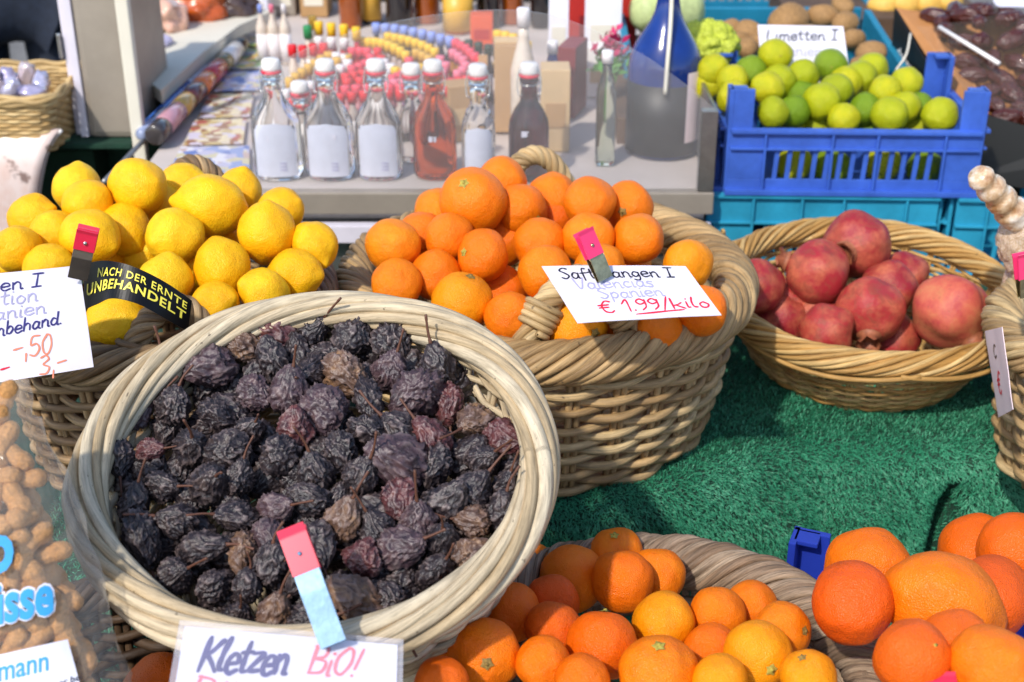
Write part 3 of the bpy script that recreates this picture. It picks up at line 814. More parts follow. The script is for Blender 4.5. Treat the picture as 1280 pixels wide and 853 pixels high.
# ------------------------------------------------------------------ dried pears
def pear_mesh(seed):
    SVR = []; V, Fc = I5; rr = random.Random(seed); o = Vector((seed*5.3+1, seed*2.1, seed*7.7)); out = []
    neck = rr.uniform(.15, .5); sq = rr.uniform(.75, 1.0); bend = rr.uniform(-.25, .25); el = rr.uniform(1.0, 1.3)
    f1 = rr.uniform(1.7, 2.4); f2 = f1*2.0
    for c in V:
        v = Vector(c); z = v.z
        s = min(1, max(0, (z+.1)/1.1)); s = s*s*(3-2*s)
        q = Vector((v.x*(1-neck*s), v.y*(1-neck*s)*sq, z*el + .16*s))
        wv = mn.noise_vector(v*1.3+o)*.55
        n0 = mn.noise(v*1.1+o*.5); a = mn.noise((v+wv)*f1+o); b = mn.noise((v+wv*.8)*f2-o); c2 = mn.noise((v+wv*.5)*f2*1.9+o*2)
        r1 = max(0, 1-abs(a)*4.2); r2 = max(0, 1-abs(b)*4.0); r3 = max(0, 1-abs(c2)*3.4)
        h = .20*n0 + .21*(r1**1.2) + .13*r2*(.5+.5*(1-r1)) + .045*r3 - .18
        SVR.append((0, 0, min(1, .55*r1+.5*r2*r2+.15*r3)))
        q += v*h*(1-.5*s)
        q.x += bend*(q.z**2)*.3
        out.append(q[:])
    V2 = np.array(out)
    return smooth(mesh_np('dried_pear', V2, Fc, SVR)), float(V2[:, 2].max())
def pstem_mesh(seed, zt):
    rr = random.Random(seed); mb = MB(); L = rr.uniform(.9, 1.6); a = rr.uniform(0, 6.28); b = rr.uniform(.1, .55)
    P = bez([(0, 0, zt-.15), (b*.25*math.cos(a), b*.25*math.sin(a), zt+L*.4), (b*math.cos(a), b*math.sin(a), zt+L)], 14)
    R = np.linspace(.075, .05, len(P)); R[-3:] *= 1.35; R[:3] *= 1.3
    mb.tube(P, R, 7); return mb.mesh('stem')
PEARS = [pear_mesh(s) for s in range(12)]
PST = [pstem_mesh(s, PEARS[s][1]) for s in range(12)]
for m_ in PST: m_.materials.append(M['pear_stem'])
PM = {'d': 'pear_dark', 'p': 'pear_purple', 'b': 'pear_brown', 'r': 'pear_red'}
PW = {'d': 'blackish', 'p': 'purplish', 'b': 'brownish', 'r': 'reddish'}
hand = [(338,414,80,54,'r',(.85,-.35,.2)), (432,470,74,48,'b',(.75,-.6,.2)), (404,512,66,62,'p',(.2,-.9,.3)), (522,492,62,84,'p',(-.75,-.55,.2)), (548,462,44,70,'d',(-.25,.9,.3)),
 (498,622,54,50,'r',(.1,-.8,.5)), (430,652,54,56,'b',(.3,.7,.4)), (447,752,78,64,'b',(-.6,.5,.2)), (500,684,60,56,'p',(.7,.3,.4)), (628,546,54,44,'r',(.8,-.2,.3)), (392,412,52,48,'d',(.5,.5,.5)),
 (500,578,92,56,'p',(-.6,.4,.5)), (265,604,58,54,'d',(.3,.3,.8)), (240,560,56,56,'d',(.2,.4,.8)), (252,686,62,50,'d',(.85,.2,.4)), (340,706,50,64,'d',(.1,.8,.4)), (178,672,58,60,'d',(.3,-.9,.2)),
 (346,636,48,44,'p',(.6,.2,.6)), (312,540,46,44,'d',(.4,.5,.7)), (189,562,38,34,'r',(.8,.1,.4)), (555,630,62,56,'d',(.6,.6,.4)), (488,465,52,44,'p',(.3,.8,.4)), (318,492,52,48,'p',(.7,-.5,.4)),
 (300,598,46,44,'d',(.2,.9,.2)), (220,720,56,50,'d',(.6,.4,.6)), (345,770,60,44,'b',(.2,.8,.4)), (296,770,46,40,'d',(.3,.5,.7)), (545,716,50,50,'d',(.4,.6,.6)), (605,574,50,44,'d',(.5,.4,.7)), (560,504,44,50,'r',(.1,-.9,.3))]
poly = [(150,545),(168,500),(212,458),(284,420),(335,400),(400,396),(450,410),(520,440),(585,486),(632,540),(648,600),(634,650),(596,700),(540,742),(470,775),(380,788),(300,778),(240,748),(190,700),(155,650),(140,600)]
def inside(x, y):
    c = False; j = len(poly)-1
    for i in range(len(poly)):
        (xi, yi), (xj, yj) = poly[i], poly[j]
        if (yi > y) != (yj > y) and x < (xj-xi)*(y-yi)/(yj-yi)+xi: c = not c
        j = i
    return c
rs = random.Random(21)
items = [list(h) for h in hand]
tries = 0
while tries < 6000:
    tries += 1; x, y = rs.uniform(135, 660), rs.uniform(392, 795)
    if not inside(x, y): continue
    if all(((x-i[0])/39)**2+((y-i[1])/35)**2 > 1 for i in items):
        s = rs.uniform(44, 57); items.append([x, y, s, s*rs.uniform(.8, .95), rs.choice('dddddppbr'), None])
n_top = len(items); tries = 0
while tries < 4000 and len(items) < n_top+70:
    tries += 1; x, y = rs.uniform(135, 660), rs.uniform(392, 795)
    if inside(x, y) and all(((x-i[0])/30)**2+((y-i[1])/28)**2 > 1 for i in items[n_top:]) and all(((x-i[0])/19)**2+((y-i[1])/17)**2 > 1 for i in items[:n_top]):
        s = rs.uniform(42, 52); items.append([x, y, s, s*.9, 'd', None])
placed = []; recs = []
for idx, (px, py, w, h, mk, ax) in enumerate(items):
    top = idx < n_top
    dome = .019*(1-((px-393)/265)**2-((py-590)/200)**2)
    d = d0 = plane_hit(px, py, 1.051, .949+dome-(0 if top else .020), .319); rp = (w+h)/4*((.98 if idx < len(hand) else 1.06) if top else 1.2)
    for _ in range(30):
        r = rp*d/F; C = PD(px, py, d)
        if all((C-c).length > .70*(r+q) for c, q in placed) or d-d0 > .026: break
        d += .002
    placed.append((C, r)); recs.append((px, py, C, r, w/h, mk, ax, top))
bands = {}
for k, r in enumerate(recs): bands.setdefault((int((r[1]-385)//42), r[7]), []).append(k)
lab = {}
for (b, top), ks in bands.items():
    ks.sort(key=lambda k: recs[k][0])
    for n_, k in enumerate(ks):
        if top: lab[k] = f'{PW[recs[k][5]]} wrinkled dried pear, {ordn(n_)} from the left in the {ordn(b)} row from the back'
        else: lab[k] = f'half buried dried pear, {ordn(n_)} from the left in the {ordn(b)} lower row'
pcache = {}
for k, (px, py, C, r, asp, mk, ax, top) in enumerate(recs):
    vi = rs.randrange(12)
    if (vi, mk) not in pcache:
        m2 = PEARS[vi][0].copy(); m2.materials.append(M[PM[mk]]); pcache[(vi, mk)] = m2
    o = bpy.data.objects.new('dried_pear', pcache[(vi, mk)]); COL.objects.link(o)
    a = axis_or_random(ax if ax is not None else ((rs.gauss(0, 1), rs.gauss(0, 1), rs.uniform(-.1, .8)) if rs.random() < .7 else None)); o.rotation_mode = 'QUATERNION'
    o.rotation_quaternion = Vector((0, 0, 1)).rotation_difference(a) @ Quaternion((0, 0, 1), rs.uniform(0, 6.28))
    e = 1.12 if asp > 1.3 else 1.0
    o.location = C; o.scale = (r*.98, r*.98, r*e)
    props(o, lab[k], 'dried pear', 'dried pears heaped in the pale basket')
    if top and rs.random() < .9:
        s = bpy.data.objects.new('stem', PST[vi]); COL.objects.link(s); s.parent = o

# ------------------------------------------------------------------ lettering
GL = {  # strokes on a grid: x 0..w, baseline 0, x-height .55, cap 1
'K': (.7, [[(.1,1),(.06,0)],[(.62,.95),(.3,.58),(.08,.48)],[(.14,.5),(.4,.3),(.66,.02)]]),
'k': (.6, [[(.1,1),(.06,0)],[(.5,.55),(.3,.38),(.1,.3)],[(.2,.34),(.4,.15),(.56,0)]]),
'l': (.32, [[(.2,.98),(.1,.5),(.1,.1),(.26,.02)]]),
'e': (.5, [[(.06,.27),(.25,.29),(.43,.34),(.38,.52),(.2,.55),(.07,.38),(.07,.15),(.22,.0),(.48,.12)]]),
't': (.42, [[(.22,.9),(.18,.3),(.22,.03),(.38,.06)],[(.02,.56),(.42,.62)]]),
'z': (.52, [[(.06,.52),(.46,.54),(.08,.04),(.5,.06)]]),
'n': (.54, [[(.08,.54),(.08,0)],[(.08,.34),(.26,.55),(.4,.42),(.42,.04),(.52,.02)]]),
'B': (.6, [[(.12,1),(.06,0)],[(.06,.96),(.5,.92),(.46,.6),(.12,.52),(.54,.42),(.48,.06),(.04,.0)]]),
'I': (.5, [[(.3,1),(.2,0)],[(.06,1),(.54,1)],[(.0,.0),(.42,.02)]]),
'i': (.25, [[(.12,.55),(.1,.05),(.2,.02)],[(.16,.78),(.17,.82)]]),
'O': (.65, [[(.4,.98),(.1,.6),(.1,.15),(.34,.0),(.58,.4),(.56,.85),(.36,.98)]]),
'!': (.3, [[(.24,1),(.1,.25)],[(.06,.04),(.07,.0)]]),
'S': (.56, [[(.52,.9),(.3,1),(.08,.78),(.3,.52),(.46,.25),(.24,.0),(.02,.12)]]),
's': (.42, [[(.38,.5),(.2,.56),(.08,.42),(.3,.25),(.26,.03),(.04,.06)]]),
'a': (.54, [[(.42,.5),(.2,.55),(.06,.25),(.18,.02),(.38,.2),(.44,.54),(.4,.1),(.52,.02)]]),
'f': (.42, [[(.42,.92),(.26,.96),(.18,.6),(.14,-.2)],[(.02,.5),(.4,.54)]]),
'o': (.5, [[(.26,.55),(.08,.36),(.12,.06),(.32,.03),(.44,.3),(.26,.55)]]),
'r': (.4, [[(.1,.54),(.08,0)],[(.08,.3),(.2,.5),(.38,.5)]]),
'g': (.52, [[(.42,.48),(.2,.55),(.06,.28),(.2,.06),(.4,.24),(.42,.52),(.4,-.1),(.24,-.3),(.04,-.2)]]),
'V': (.6, [[(.04,1),(.24,0),(.6,1)]]),
'c': (.44, [[(.4,.48),(.22,.55),(.06,.28),(.18,.03),(.42,.1)]]),
'p': (.52, [[(.1,.54),(.04,-.35)],[(.1,.4),(.3,.56),(.44,.32),(.28,.02),(.08,.12)]]),
'L': (.56, [[(.12,1),(.06,.06),(.54,.04)]]),
'm': (.78, [[(.08,.54),(.07,0)],[(.08,.36),(.24,.55),(.36,.4),(.36,.02)],[(.36,.36),(.54,.55),(.66,.4),(.66,.04),(.76,.02)]]),
'u': (.54, [[(.08,.54),(.1,.1),(.26,.02),(.4,.2),(.42,.54),(.42,.08),(.54,.02)]]),
'b': (.52, [[(.12,1),(.08,.02)],[(.08,.36),(.3,.55),(.44,.3),(.28,.01),(.08,.1)]]),
'h': (.54, [[(.12,1),(.07,0)],[(.08,.34),(.28,.54),(.42,.4),(.42,.02)]]),
'd': (.54, [[(.4,.42),(.2,.54),(.06,.26),(.18,.02),(.4,.2),(.48,1),(.42,.08),(.54,.02)]]),
'D': (.64, [[(.12,1),(.08,0)],[(.06,.98),(.48,.86),(.56,.4),(.36,.06),(.04,.0)]]),
'E': (.52, [[(.5,.98),(.14,.96),(.08,.5),(.08,.04),(.5,.02)],[(.08,.52),(.42,.54)]]),
'Z': (.6, [[(.06,.98),(.54,.96),(.06,.04),(.58,.04)]]),
'A': (.64, [[(.04,0),(.3,1),(.58,0)],[(.14,.36),(.5,.36)]]),
'€': (.66, [[(.62,.9),(.4,.98),(.18,.6),(.22,.12),(.46,.0),(.62,.14)],[(.02,.62),(.5,.66)],[(.02,.42),(.46,.45)]]),
'1': (.4, [[(.04,.66),(.3,1),(.28,0)]]),
'9': (.52, [[(.46,.78),(.28,.98),(.08,.78),(.2,.52),(.44,.66),(.46,.9),(.42,.3),(.2,.0)]]),
'5': (.52, [[(.48,.98),(.16,.96),(.1,.56),(.34,.6),(.46,.32),(.28,.02),(.04,.1)]]),
'0': (.52, [[(.28,.98),(.08,.6),(.14,.1),(.32,.02),(.46,.45),(.4,.9),(.24,.98)]]),
'3': (.52, [[(.08,.9),(.32,.98),(.44,.76),(.2,.54),(.46,.34),(.34,.04),(.04,.06)]]),
'.': (.2, [[(.08,.04),(.1,.0)]]), ',': (.22, [[(.12,.12),(.1,-.28)]]), '-': (.5, [[(.06,.4),(.46,.46)]]), '/': (.42, [[(.42,1.1),(.04,-.15)]]), ' ': (.35, []), 'ö': (.5, [[(.26,.55),(.08,.36),(.12,.06),(.32,.03),(.44,.3),(.26,.55)],[(.12,.78),(.13,.82)],[(.36,.78),(.37,.82)]]),
}
def write(name, text, surf, u0, v0, h, asp, pen, mat, parent, slope=0, sx=1.0, shear=.12, track=.03, lift=.0006, extra=None):
    """hand lettering on a surface surf(u,v)->(point, normal). u0,v0,h in card units (v up, 0..1); asp = card width/height"""
    VV = []; FF = []; u = u0; rr = random.Random(len(text)*7+int(u0*100))
    strokes = []
    for ch in text:
        w, st = GL[ch]; jy = rr.uniform(-.05, .05)
        for s in st: strokes.append([(u + (x*sx+shear*y)*h/asp, v0 + (y+jy)*h + slope*(u-u0+x*sx*h/asp)) for x, y in s])
        u += (w*sx+track)*h/asp
    if extra: strokes += extra
    for s in strokes:
        c = bez(s, max(10, 7*(len(s)-1))) if len(s) > 2 else bez(s, 8)
        pts = []; 
        for q in c: pts.append(surf(float(q[0]), float(q[1])))
        P = [p+n*lift for p, n in pts]; N = [n for p, n in pts]; b = len(VV); m = len(P)
        for k in range(m):
            T = (P[min(k+1, m-1)]-P[max(k-1, 0)]).normalized(); sd = T.cross(N[k]).normalized()
            ww = pen*(.85+.3*mn.noise(Vector((k*.25, b*.1, 0)))) * (.6 if k in (0, m-1) else 1)
            ext = T*pen*(.5 if k == m-1 else -.5 if k == 0 else 0)
            VV += [(P[k]-sd*ww+ext)[:], (P[k]+sd*ww+ext)[:]]
        FF += [(b+2*k, b+2*k+1, b+2*k+3, b+2*k+2) for k in range(m-1)]
    if parent is not None: VV = [tuple(Vector(v)-parent.location) for v in VV]
    me = mesh_np(name, VV, FF, sm=False); o = link(name, me, mat, parent); return o
def card_surface(TL, TR, BR, BL, bend=0.0, bend2=0):
    n0 = (TR-TL).cross(TL-BL).normalized(); n0 = n0 if n0.dot(CAM-TL) > 0 else -n0
    def f(u, v):
        p = BL.lerp(BR, u).lerp(TL.lerp(TR, u), v)
        return p + n0*(bend*4*u*(1-u)+bend2*4*v*(1-v) + .0006*mn.noise(Vector((u*3, v*3, TL.x*9)))), n0
    return f, n0
def make_card(name, label, surf, n0, mat, thick=.0009, group=None, nu=24, nv=16, cat='price sign'):
    C = surf(.5, .5)[0]; V = []; Fc = []
    for s in (0, 1):
        for j in range(nv+1):
            for i in range(nu+1): V.append((surf(i/nu, j/nv)[0]-n0*thick*s - C)[:])
    K = (nu+1)*(nv+1); W = nu+1
    for j in range(nv):
        for i in range(nu):
            a = j*W+i; Fc.append((a, a+1, a+W+1, a+W)); Fc.append((K+a, K+a+W, K+a+W+1, K+a+1))
    for i in range(nu): Fc.append((i, K+i, K+i+1, i+1)); a = nv*W+i; Fc.append((a, a+1, K+a+1, K+a))
    for j in range(nv): a = j*W; Fc.append((a, a+W, K+a+W, K+a)); a += nu; Fc.append((a, K+a, K+a+W, a+W))
    o = link(name, mesh_np(name, V, Fc, sm=False), mat, None, C)
    return props(o, label, cat, group)
def sleeve(card, TL, TR, BR, BL, n0, m=.004):
    # clear plastic border round a card
    ux = (TR-TL).normalized(); uy = (TL-BL).normalized(); off = n0*.0012
    pts = [TL-ux*m+uy*m, TR+ux*m+uy*m, BR+ux*m-uy*m, BL-ux*m-uy*m]
    V = [(p+off-card.location)[:] for p in pts]+[(p-n0*.0022-card.location)[:] for p in pts]
    o = link('plastic_sleeve', mesh_np('plastic_sleeve', V, [(0, 1, 2, 3), (7, 6, 5, 4), (0, 4, 5, 1), (1, 5, 6, 2), (2, 6, 7, 3), (3, 7, 4, 0)], sm=False), M['sleeve'], card)
    return o
G_S = 'handwritten price signs'
# pear sign
TL, TR = PD(231, 783, 1.045), PD(497, 806, 1.05); BR, BL = PD(494, 925, .985), PD(211, 905, .98)
sf, n0 = card_surface(TL, TR, BR, BL)
cd = make_card('price_sign', 'white sign in a plastic sleeve reading Kletzen Bio below the dried pears', sf, n0, M['paper'], group=G_S)
A = 2.05
write('handwriting', 'Kletzen', sf, .085, .55, .37, A,   .0023, M['ink_blue'], cd, .02, .68, .2, -.02)
write('handwriting', 'BiO!', sf, .585, .60, .30, A, .0015, M['ink_pink'], cd, .08, .9, .2, .0)
write('handwriting', 'Dörr Aktion', sf, .06, .16, .33, A, .0015, M['ink_pink'], cd, .0, 1.1, .2, .05)
sleeve(cd, TL, TR, BR, BL, n0, .0045)
# orange sign
TL, TR, BR, BL = PY(677, 333, 1.375), PY(857, 333, 1.375), PY(902, 394, 1.295), PY(722, 404, 1.29)
sf, n0 = card_surface(TL, TR, BR, BL, .001)
cd = make_card('price_sign', 'white tilted sign reading Saftorangen at 1.99 a kilo over the orange basket', sf, n0, M['paper'], group=G_S)
A = 1.75
write('handwriting', 'Saftorangen I', sf, .085, .76, .19, A, .0011, M['ink_black'], cd, .0, 1.15, .05, .0)
write('handwriting', 'Valencias', sf, .14, .56, .20, A, .0010, M['ink_grey'], cd, .03, 1.15, .05, .0)
write('handwriting', 'Spanien', sf, .26, .38, .19, A, .0010, M['ink_grey'], cd, .03, 1.2, .05, .0)
write('handwriting', '€ 1.99/kilo', sf, .20, .14, .20, A, .0012, M['ink_red'], cd, .02, 1.38, .05, .02, extra=[[(.43, .085), (.60, .10), (.77, .12)]])
# lemon sign
TL, TR, BR, BL = PY(-110, 350, 1.26), PY(99, 332, 1.275), PY(117, 459, 1.245), PY(-105, 492, 1.235)
sf, n0 = card_surface(TL, TR, BR, BL, .006)
cd = make_card('price_sign', 'white curling lemon sign with price 3 cut by the left edge', sf, n0, M['paper'], group=G_S)
A = 1.6
write('handwriting', 'Zitronen I', sf, .16, .83, .12, A, .0010, M['ink_blue'], cd, .02, 1.75, .1, .02)
write('handwriting', 'Aktion', sf, .36, .695, .135, A, .0009, M['ink_grey'], cd, .05, 1.5, .1, .02)
write('handwriting', 'Spanien', sf, .34, .57, .125, A, .0009, M['ink_grey'], cd, .05, 1.6, .1, .02)
write('handwriting', 'n. Ernte unbehand.', sf, .06, .385, .125, A, .0010, M['ink_blue'], cd, .10, 1.24, .15, -.0)
write('handwriting', '-,50', sf, .56, .20, .19, A, .0011, M['ink_orange'], cd, .05, 1.1, .1, .0)
write('handwriting', '3,-', sf, .70, .015, .18, A, .0011, M['ink_orange'], cd, .08, 1.1, .1, .02)
write('handwriting', '-', sf, .48, .05, .18, A, .0011, M['ink_red'], cd, .08, 1.1, .1, .02)
# lime sign
TL, TR, BR, BL = PY(947, 31, 2.33), PY(1054, 33, 2.33), PY(1064, 105, 2.29), PY(953, 104, 2.29)
sf, n0 = card_surface(TL, TR, BR, BL)
cd = make_card('price_sign', 'white sign reading Limetten standing behind the limes', sf, n0, M['paper'], group=G_S)
A = 1.45
write('handwriting', 'Limetten I', sf, .09, .74, .18, A, .0013, M['ink_black'], cd, .02, 1.35, .1, .02)
write('handwriting', 'Spanien -', sf, .14, .48, .18, A, .0010, M['ink_grey'], cd, .0, 1.3, .1, .02)
write('handwriting', 'Stk -,50', sf, .40, .22, .18, A, .0010, M['ink_grey'], cd, .0, 1.2, .1, .02) if False else None
# tag on the right edge
TL, TR, BR, BL = PY(1231, 412, 1.46), PY(1246, 408, 1.44), PY(1263, 514, 1.44), PY(1247, 522, 1.46)
TL, TR, BR, BL = PY(1231, 414, 1.40), PY(1275, 409, 1.30), PY(1292, 505, 1.29), PY(1248, 522, 1.39)
TL, TR, BR, BL = PY(1231, 414, 1.40), PY(1252, 409, 1.32), PY(1266, 512, 1.30), PY(1248, 522, 1.38)
sf, n0 = card_surface(TL, TR, BR, BL)
cd = make_card('price_tag', 'narrow pink tag with red scrawl hanging off the right edge basket', sf, n0, M['paper_pink'], group=G_S, cat='price tag')
write('handwriting', '€', sf, .30, .24, .26, .75, .0016, M['ink_red'], cd, .0, .9, .1, .02)
write('handwriting', 'c', sf, .35, .66, .28, .75, .0013, M['ink_black'], cd, .0, .9, .1, .02)

# printed black strip
def strip(u, v):
    top = [(106,330),(128,326),(152,329),(180,339),(210,355),(240,376)]; bot = [(104,388),(122,380),(141,373),(172,380),(204,397),(235,415)]
    def at(L, u):
        x = min(max(u, 0), 1)*(len(L)-1); i = min(int(x), len(L)-2); f = x-i
        p = [L[max(0, i-1)], L[i], L[i+1], L[min(len(L)-1, i+2)]]
        g = lambda k: .5*(2*p[1][k]+(p[2][k]-p[0][k])*f+(2*p[0][k]-5*p[1][k]+4*p[2][k]-p[3][k])*f*f+(3*p[1][k]-p[0][k]-3*p[2][k]+p[3][k])*f**3)
        return Vector((g(0), g(1)))
    q = at(bot, u).lerp(at(top, u), v); Y = 1.285 + .012*v - .03*math.sin(PI*min(max(u,0),1))*(1-.4*v) - .02*u
    return PY(q.x, q.y, Y)
def strip_s(u, v):
    p = strip(u, v); a = strip(u+.01, v)-strip(u-.01, v); b = strip(u, v+.01)-strip(u, v-.01); n = a.cross(b).normalized()
    if n.dot(CAM-p) < 0: n = -n
    return p, n
n0 = strip_s(.5, .5)[1]
st = make_card('label_strip', 'curled black strip printed NACH DER ERNTE UNBEHANDELT beside the lemon sign', strip_s, n0, M['black'], .0007, nu=40, nv=8, cat='label')
def printed(text, surf, u0, u1, v0, v1, mat, parent, name='lettering', lift=.0007, spacing=1.0, bold=0.0, n_at=None):
    cu = bpy.data.curves.new(name, 'FONT'); cu.body = text; cu.space_character = spacing; cu.resolution_u = 3; cu.offset = bold
    tmp = bpy.data.objects.new('tmp', cu); COL.objects.link(tmp)
    dg = bpy.context.evaluated_depsgraph_get(); me = bpy.data.meshes.new_from_object(tmp.evaluated_get(dg)); bpy.data.objects.remove(tmp)
    bm = bmesh.new(); bm.from_mesh(me); bmesh.ops.triangulate(bm, faces=bm.faces[:]); bmesh.ops.subdivide_edges(bm, edges=[e for e in bm.edges if e.calc_length() > .25], cuts=2, use_grid_fill=False); bmesh.ops.triangulate(bm, faces=bm.faces[:])
    xs = [v.co.x for v in bm.verts]; ys = [v.co.y for v in bm.verts]; xa, xb = min(xs), max(xs); ya, yb = min(ys), max(ys)
    org = parent.location
    for v in bm.verts:
        p, n = surf(u0+(v.co.x-xa)/(xb-xa)*(u1-u0), v0+(v.co.y-ya)/(yb-ya)*(v1-v0)); v.co = p+n*lift-org
    me2 = bpy.data.meshes.new(name); bm.to_mesh(me2); bm.free()
    return link(name, me2, mat, parent)
printed('NACH DER ERNTE', strip_s, .17, .95, .62, .84, M['ink_yellow'], st, spacing=1.15, bold=.012)
printed('UNBEHANDELT', strip_s, .06, .95, .27, .54, M['ink_yellow'], st, spacing=1.1, bold=.02)

# ------------------------------------------------------------------ sign clips
def clip(label, A, B, wid, n, grip, mat, gripmat):
    """flat sprung clip from A (grip end) to B (jaw end), n = facing normal"""
    L = (B-A).length; T = (B-A).normalized(); S = T.cross(n).normalized(); n = S.cross(T).normalized()
    root = empty('sign_clip', B, label=label, cat='clip', group='metal sign clips')
    def blade(name, segs, off, m, w0, t=.0011):
        V = []; Fc = []
        for k, (s, h) in enumerate(segs):
            c = A + T*L*s + n*(h+off) - B
            ww = w0
            for a, b in ((-1, 1), (1, 1), (1, -1), (-1, -1)): V.append((c + S*ww/2*a + n*t/2*b)[:])
        m_ = len(segs)
        for k in range(m_-1):
            for q in range(4): Fc.append((k*4+q, k*4+(q+1) % 4, (k+1)*4+(q+1) % 4, (k+1)*4+q))
        Fc += [(3, 2, 1, 0), tuple((m_-1)*4+q for q in range(4))]
        me = mesh_np(name, V, Fc, sm=False)
        bm = bmesh.new(); bm.from_mesh(me); bmesh.ops.recalc_face_normals(bm, faces=bm.faces[:]); bmesh.ops.bevel(bm, geom=[e for e in bm.edges], offset=.0004, segments=2, affect='EDGES'); bm.to_mesh(me); bm.free()
        return link(name, me, m, root)
    fr = [(0, .004), (.04, .0025), (grip, .002), (.55, .003), (.8, .0015), (1, .0008)]
    blade('front_blade', fr, 0, mat, wid)
    blade('rear_blade', [(s, -h) for s, h in fr], -.004, mat, wid*.96)
    g = [(-.015, .0045), (.0, .0042), (.06, .0028), (grip-.02, .0021)]
    blade('grip_sleeve', g, 0, gripmat, wid*1.07, .0024)
    blade('rear_grip_sleeve', [(s, -h) for s, h in g], -.004, gripmat, wid*1.07, .0024)
    mb = MB(); c = A+T*L*(grip*.55)-B
    mb.tube([tuple(c-n*.012), tuple(c+n*.0052)], .0017, 10); mb.obj('rivet', mat, root)
    return root
nn = (-Fv*.8+Uv*.6+Rv*-.15).normalized()
clip('long galvanised clip with a red grip holding the pear sign', PD(364, 662, 1.055), PD(417, 806, 1.030), .0205, nn, .40, M['clip_blue'], M['redvinyl'])
clip('tarnished clip with a pink grip holding the orange sign', PY(730, 289, 1.362), PY(757, 349, 1.346), .0185, (-Fv*.75+Uv*.66).normalized(), .55, M['brass'], M['pink'])
clip('shiny clip with a red grip holding the lemon sign', PY(110, 288, 1.262), PY(97, 349, 1.262), .0195, (-Fv*.8+Uv*.5+Rv*.35).normalized(), .42, M['chrome'], M['redvinyl'])
clip('red gripped clip among the big oranges at the bottom edge', PD(1172, 845, 1.06), PD(1186, 905, 1.03), .024, (-Fv*.7+Uv*.7).normalized(), .75, M['chrome'], M['redvinyl'])
clip('pink gripped clip on the rim of the right edge basket', PY(1279, 318, 1.36), PY(1283, 372, 1.35), .016, (-Fv*.8+Uv*.6).normalized(), .6, M['brass'], M['pink'])

# ------------------------------------------------------------------ plastic crates
def crate(name, label, O, W, D, H, post, rot, mat, tilt=0, slots=13, zone=(.14, .86), band=.30, group=None, slant=0.05):
    """O = centre of the base, local x width, y depth"""
    root = empty(name, O, (tilt, 0, rot), label, 'crate', group)
    t = .006
    def panel(nm, L, c, ax):
        lst = []
        def bx(u, z, lu, lz, th=t, dz=0, ry=0):
            if ax == 0: lst.append(((c[0]+u, c[1]+dz, z), (lu, th, lz), (0, ry, 0)))
            else: lst.append(((c[0]+dz, c[1]+u, z), (th, lu, lz), (ry, 0, 0)))
        b = H*band
        bx(0, H-b/2, L, b); bx(0, .012, L, .024)
        z0, z1 = -L/2+L*zone[0], -L/2+L*zone[1]
        bx((-L/2+z0)/2, (.024+H-b)/2, z0+L/2, H-b-.024); bx((L/2+z1)/2, (.024+H-b)/2, L/2-z1, H-b-.024)
        n = slots
        for k in range(1, n):
            bx(z0+(z1-z0)*k/n, (.024+H-b)/2, .0075, H-b-.018, t*.9, 0, slant if ax == 0 else 0)
        sgn = -1 if (c[1] if ax == 0 else c[0]) < 0 else 1
        for f in (zone[0], .5-.09, .5+.09, zone[1]):      # ribs standing proud
            bx(-L/2+L*f, H/2, .004, H, .008, sgn*.006)
        bx(0, H-.004, L, .006, .010, sgn*.006); bx(0, H-b, L, .004, .008, sgn*.005); bx(0, .004, L+.01, .008, .016, sgn*.007)
        boxes(nm, lst, mat, root, .0010)
    panel('front_panel', W-.012, (0, -D/2, 0), 0); panel('back_panel', W-.012, (0, D/2, 0), 0)
    panel('side_panel', D-.012, (-W/2, 0, 0), 1); panel('side_panel', D-.012, (W/2, 0, 0), 1)
    boxes('crate_floor', [((0, 0, .004), (W-.014, D-.014, .006))], mat, root, .001)
    for sx in (-1, 1):
        for sy in (-1, 1):
            if post <= 0: continue
            lst = [((sx*(W/2-.004), sy*(D/2-.016), post/2), (.008, .036, post)), ((sx*(W/2-.020), sy*(D/2-.003), post/2), (.040, .008, post)),
                   ((sx*(W/2-.0165), sy*(D/2-.014), post-.003), (.027, .024, .006))]
            boxes('corner_post', lst, mat, root, .0014)
    return root
crate('plastic_crate', 'bright blue slatted crate full of limes', PY(1064, 243, 2.08)+Vector((0, .125, .001)), .405, .25, .108, .170, math.radians(-2), M['blue'], slots=14)
crate('plastic_crate', 'turquoise crate under the lime crate', Vector((.508, 2.215, TT+.002)), .385, .27, .139, 0, math.radians(-2), M['turq'], slots=11, zone=(.2, .86), band=.36)
crate('plastic_crate', 'turquoise crate at the right behind the pomegranates', Vector((.90, 2.19, TT+.002)), .36, .27, .139, 0, math.radians(-4), M['turq'], slots=11, band=.36)
crate('plastic_crate', 'teal crate of potatoes behind the limes', Vector((.475, 2.62, .83)), .50, .42, .135, 0, 0, M['teal'], math.radians(7), 22, (.05, .95), .22)
crate('plastic_crate', 'second teal crate at the top behind the potatoes', Vector((.50, 3.14, .845)), .55, .40, .135, 0, 0, M['teal'], math.radians(7), 22, (.05, .95), .22)
crate('plastic_crate', 'dark blue crate of big oranges at the front right', Vector((.440, 1.04, BT+.001)), .40, .30, .150, .196, math.radians(-22), M['blue_dark'], slots=12)
boxes('riser', [((.475, 2.63, TT+.05), (.52, .46, .098))], M['wood']); props(bpy.data.objects['riser'], 'wooden block raising the teal potato crate', 'riser')
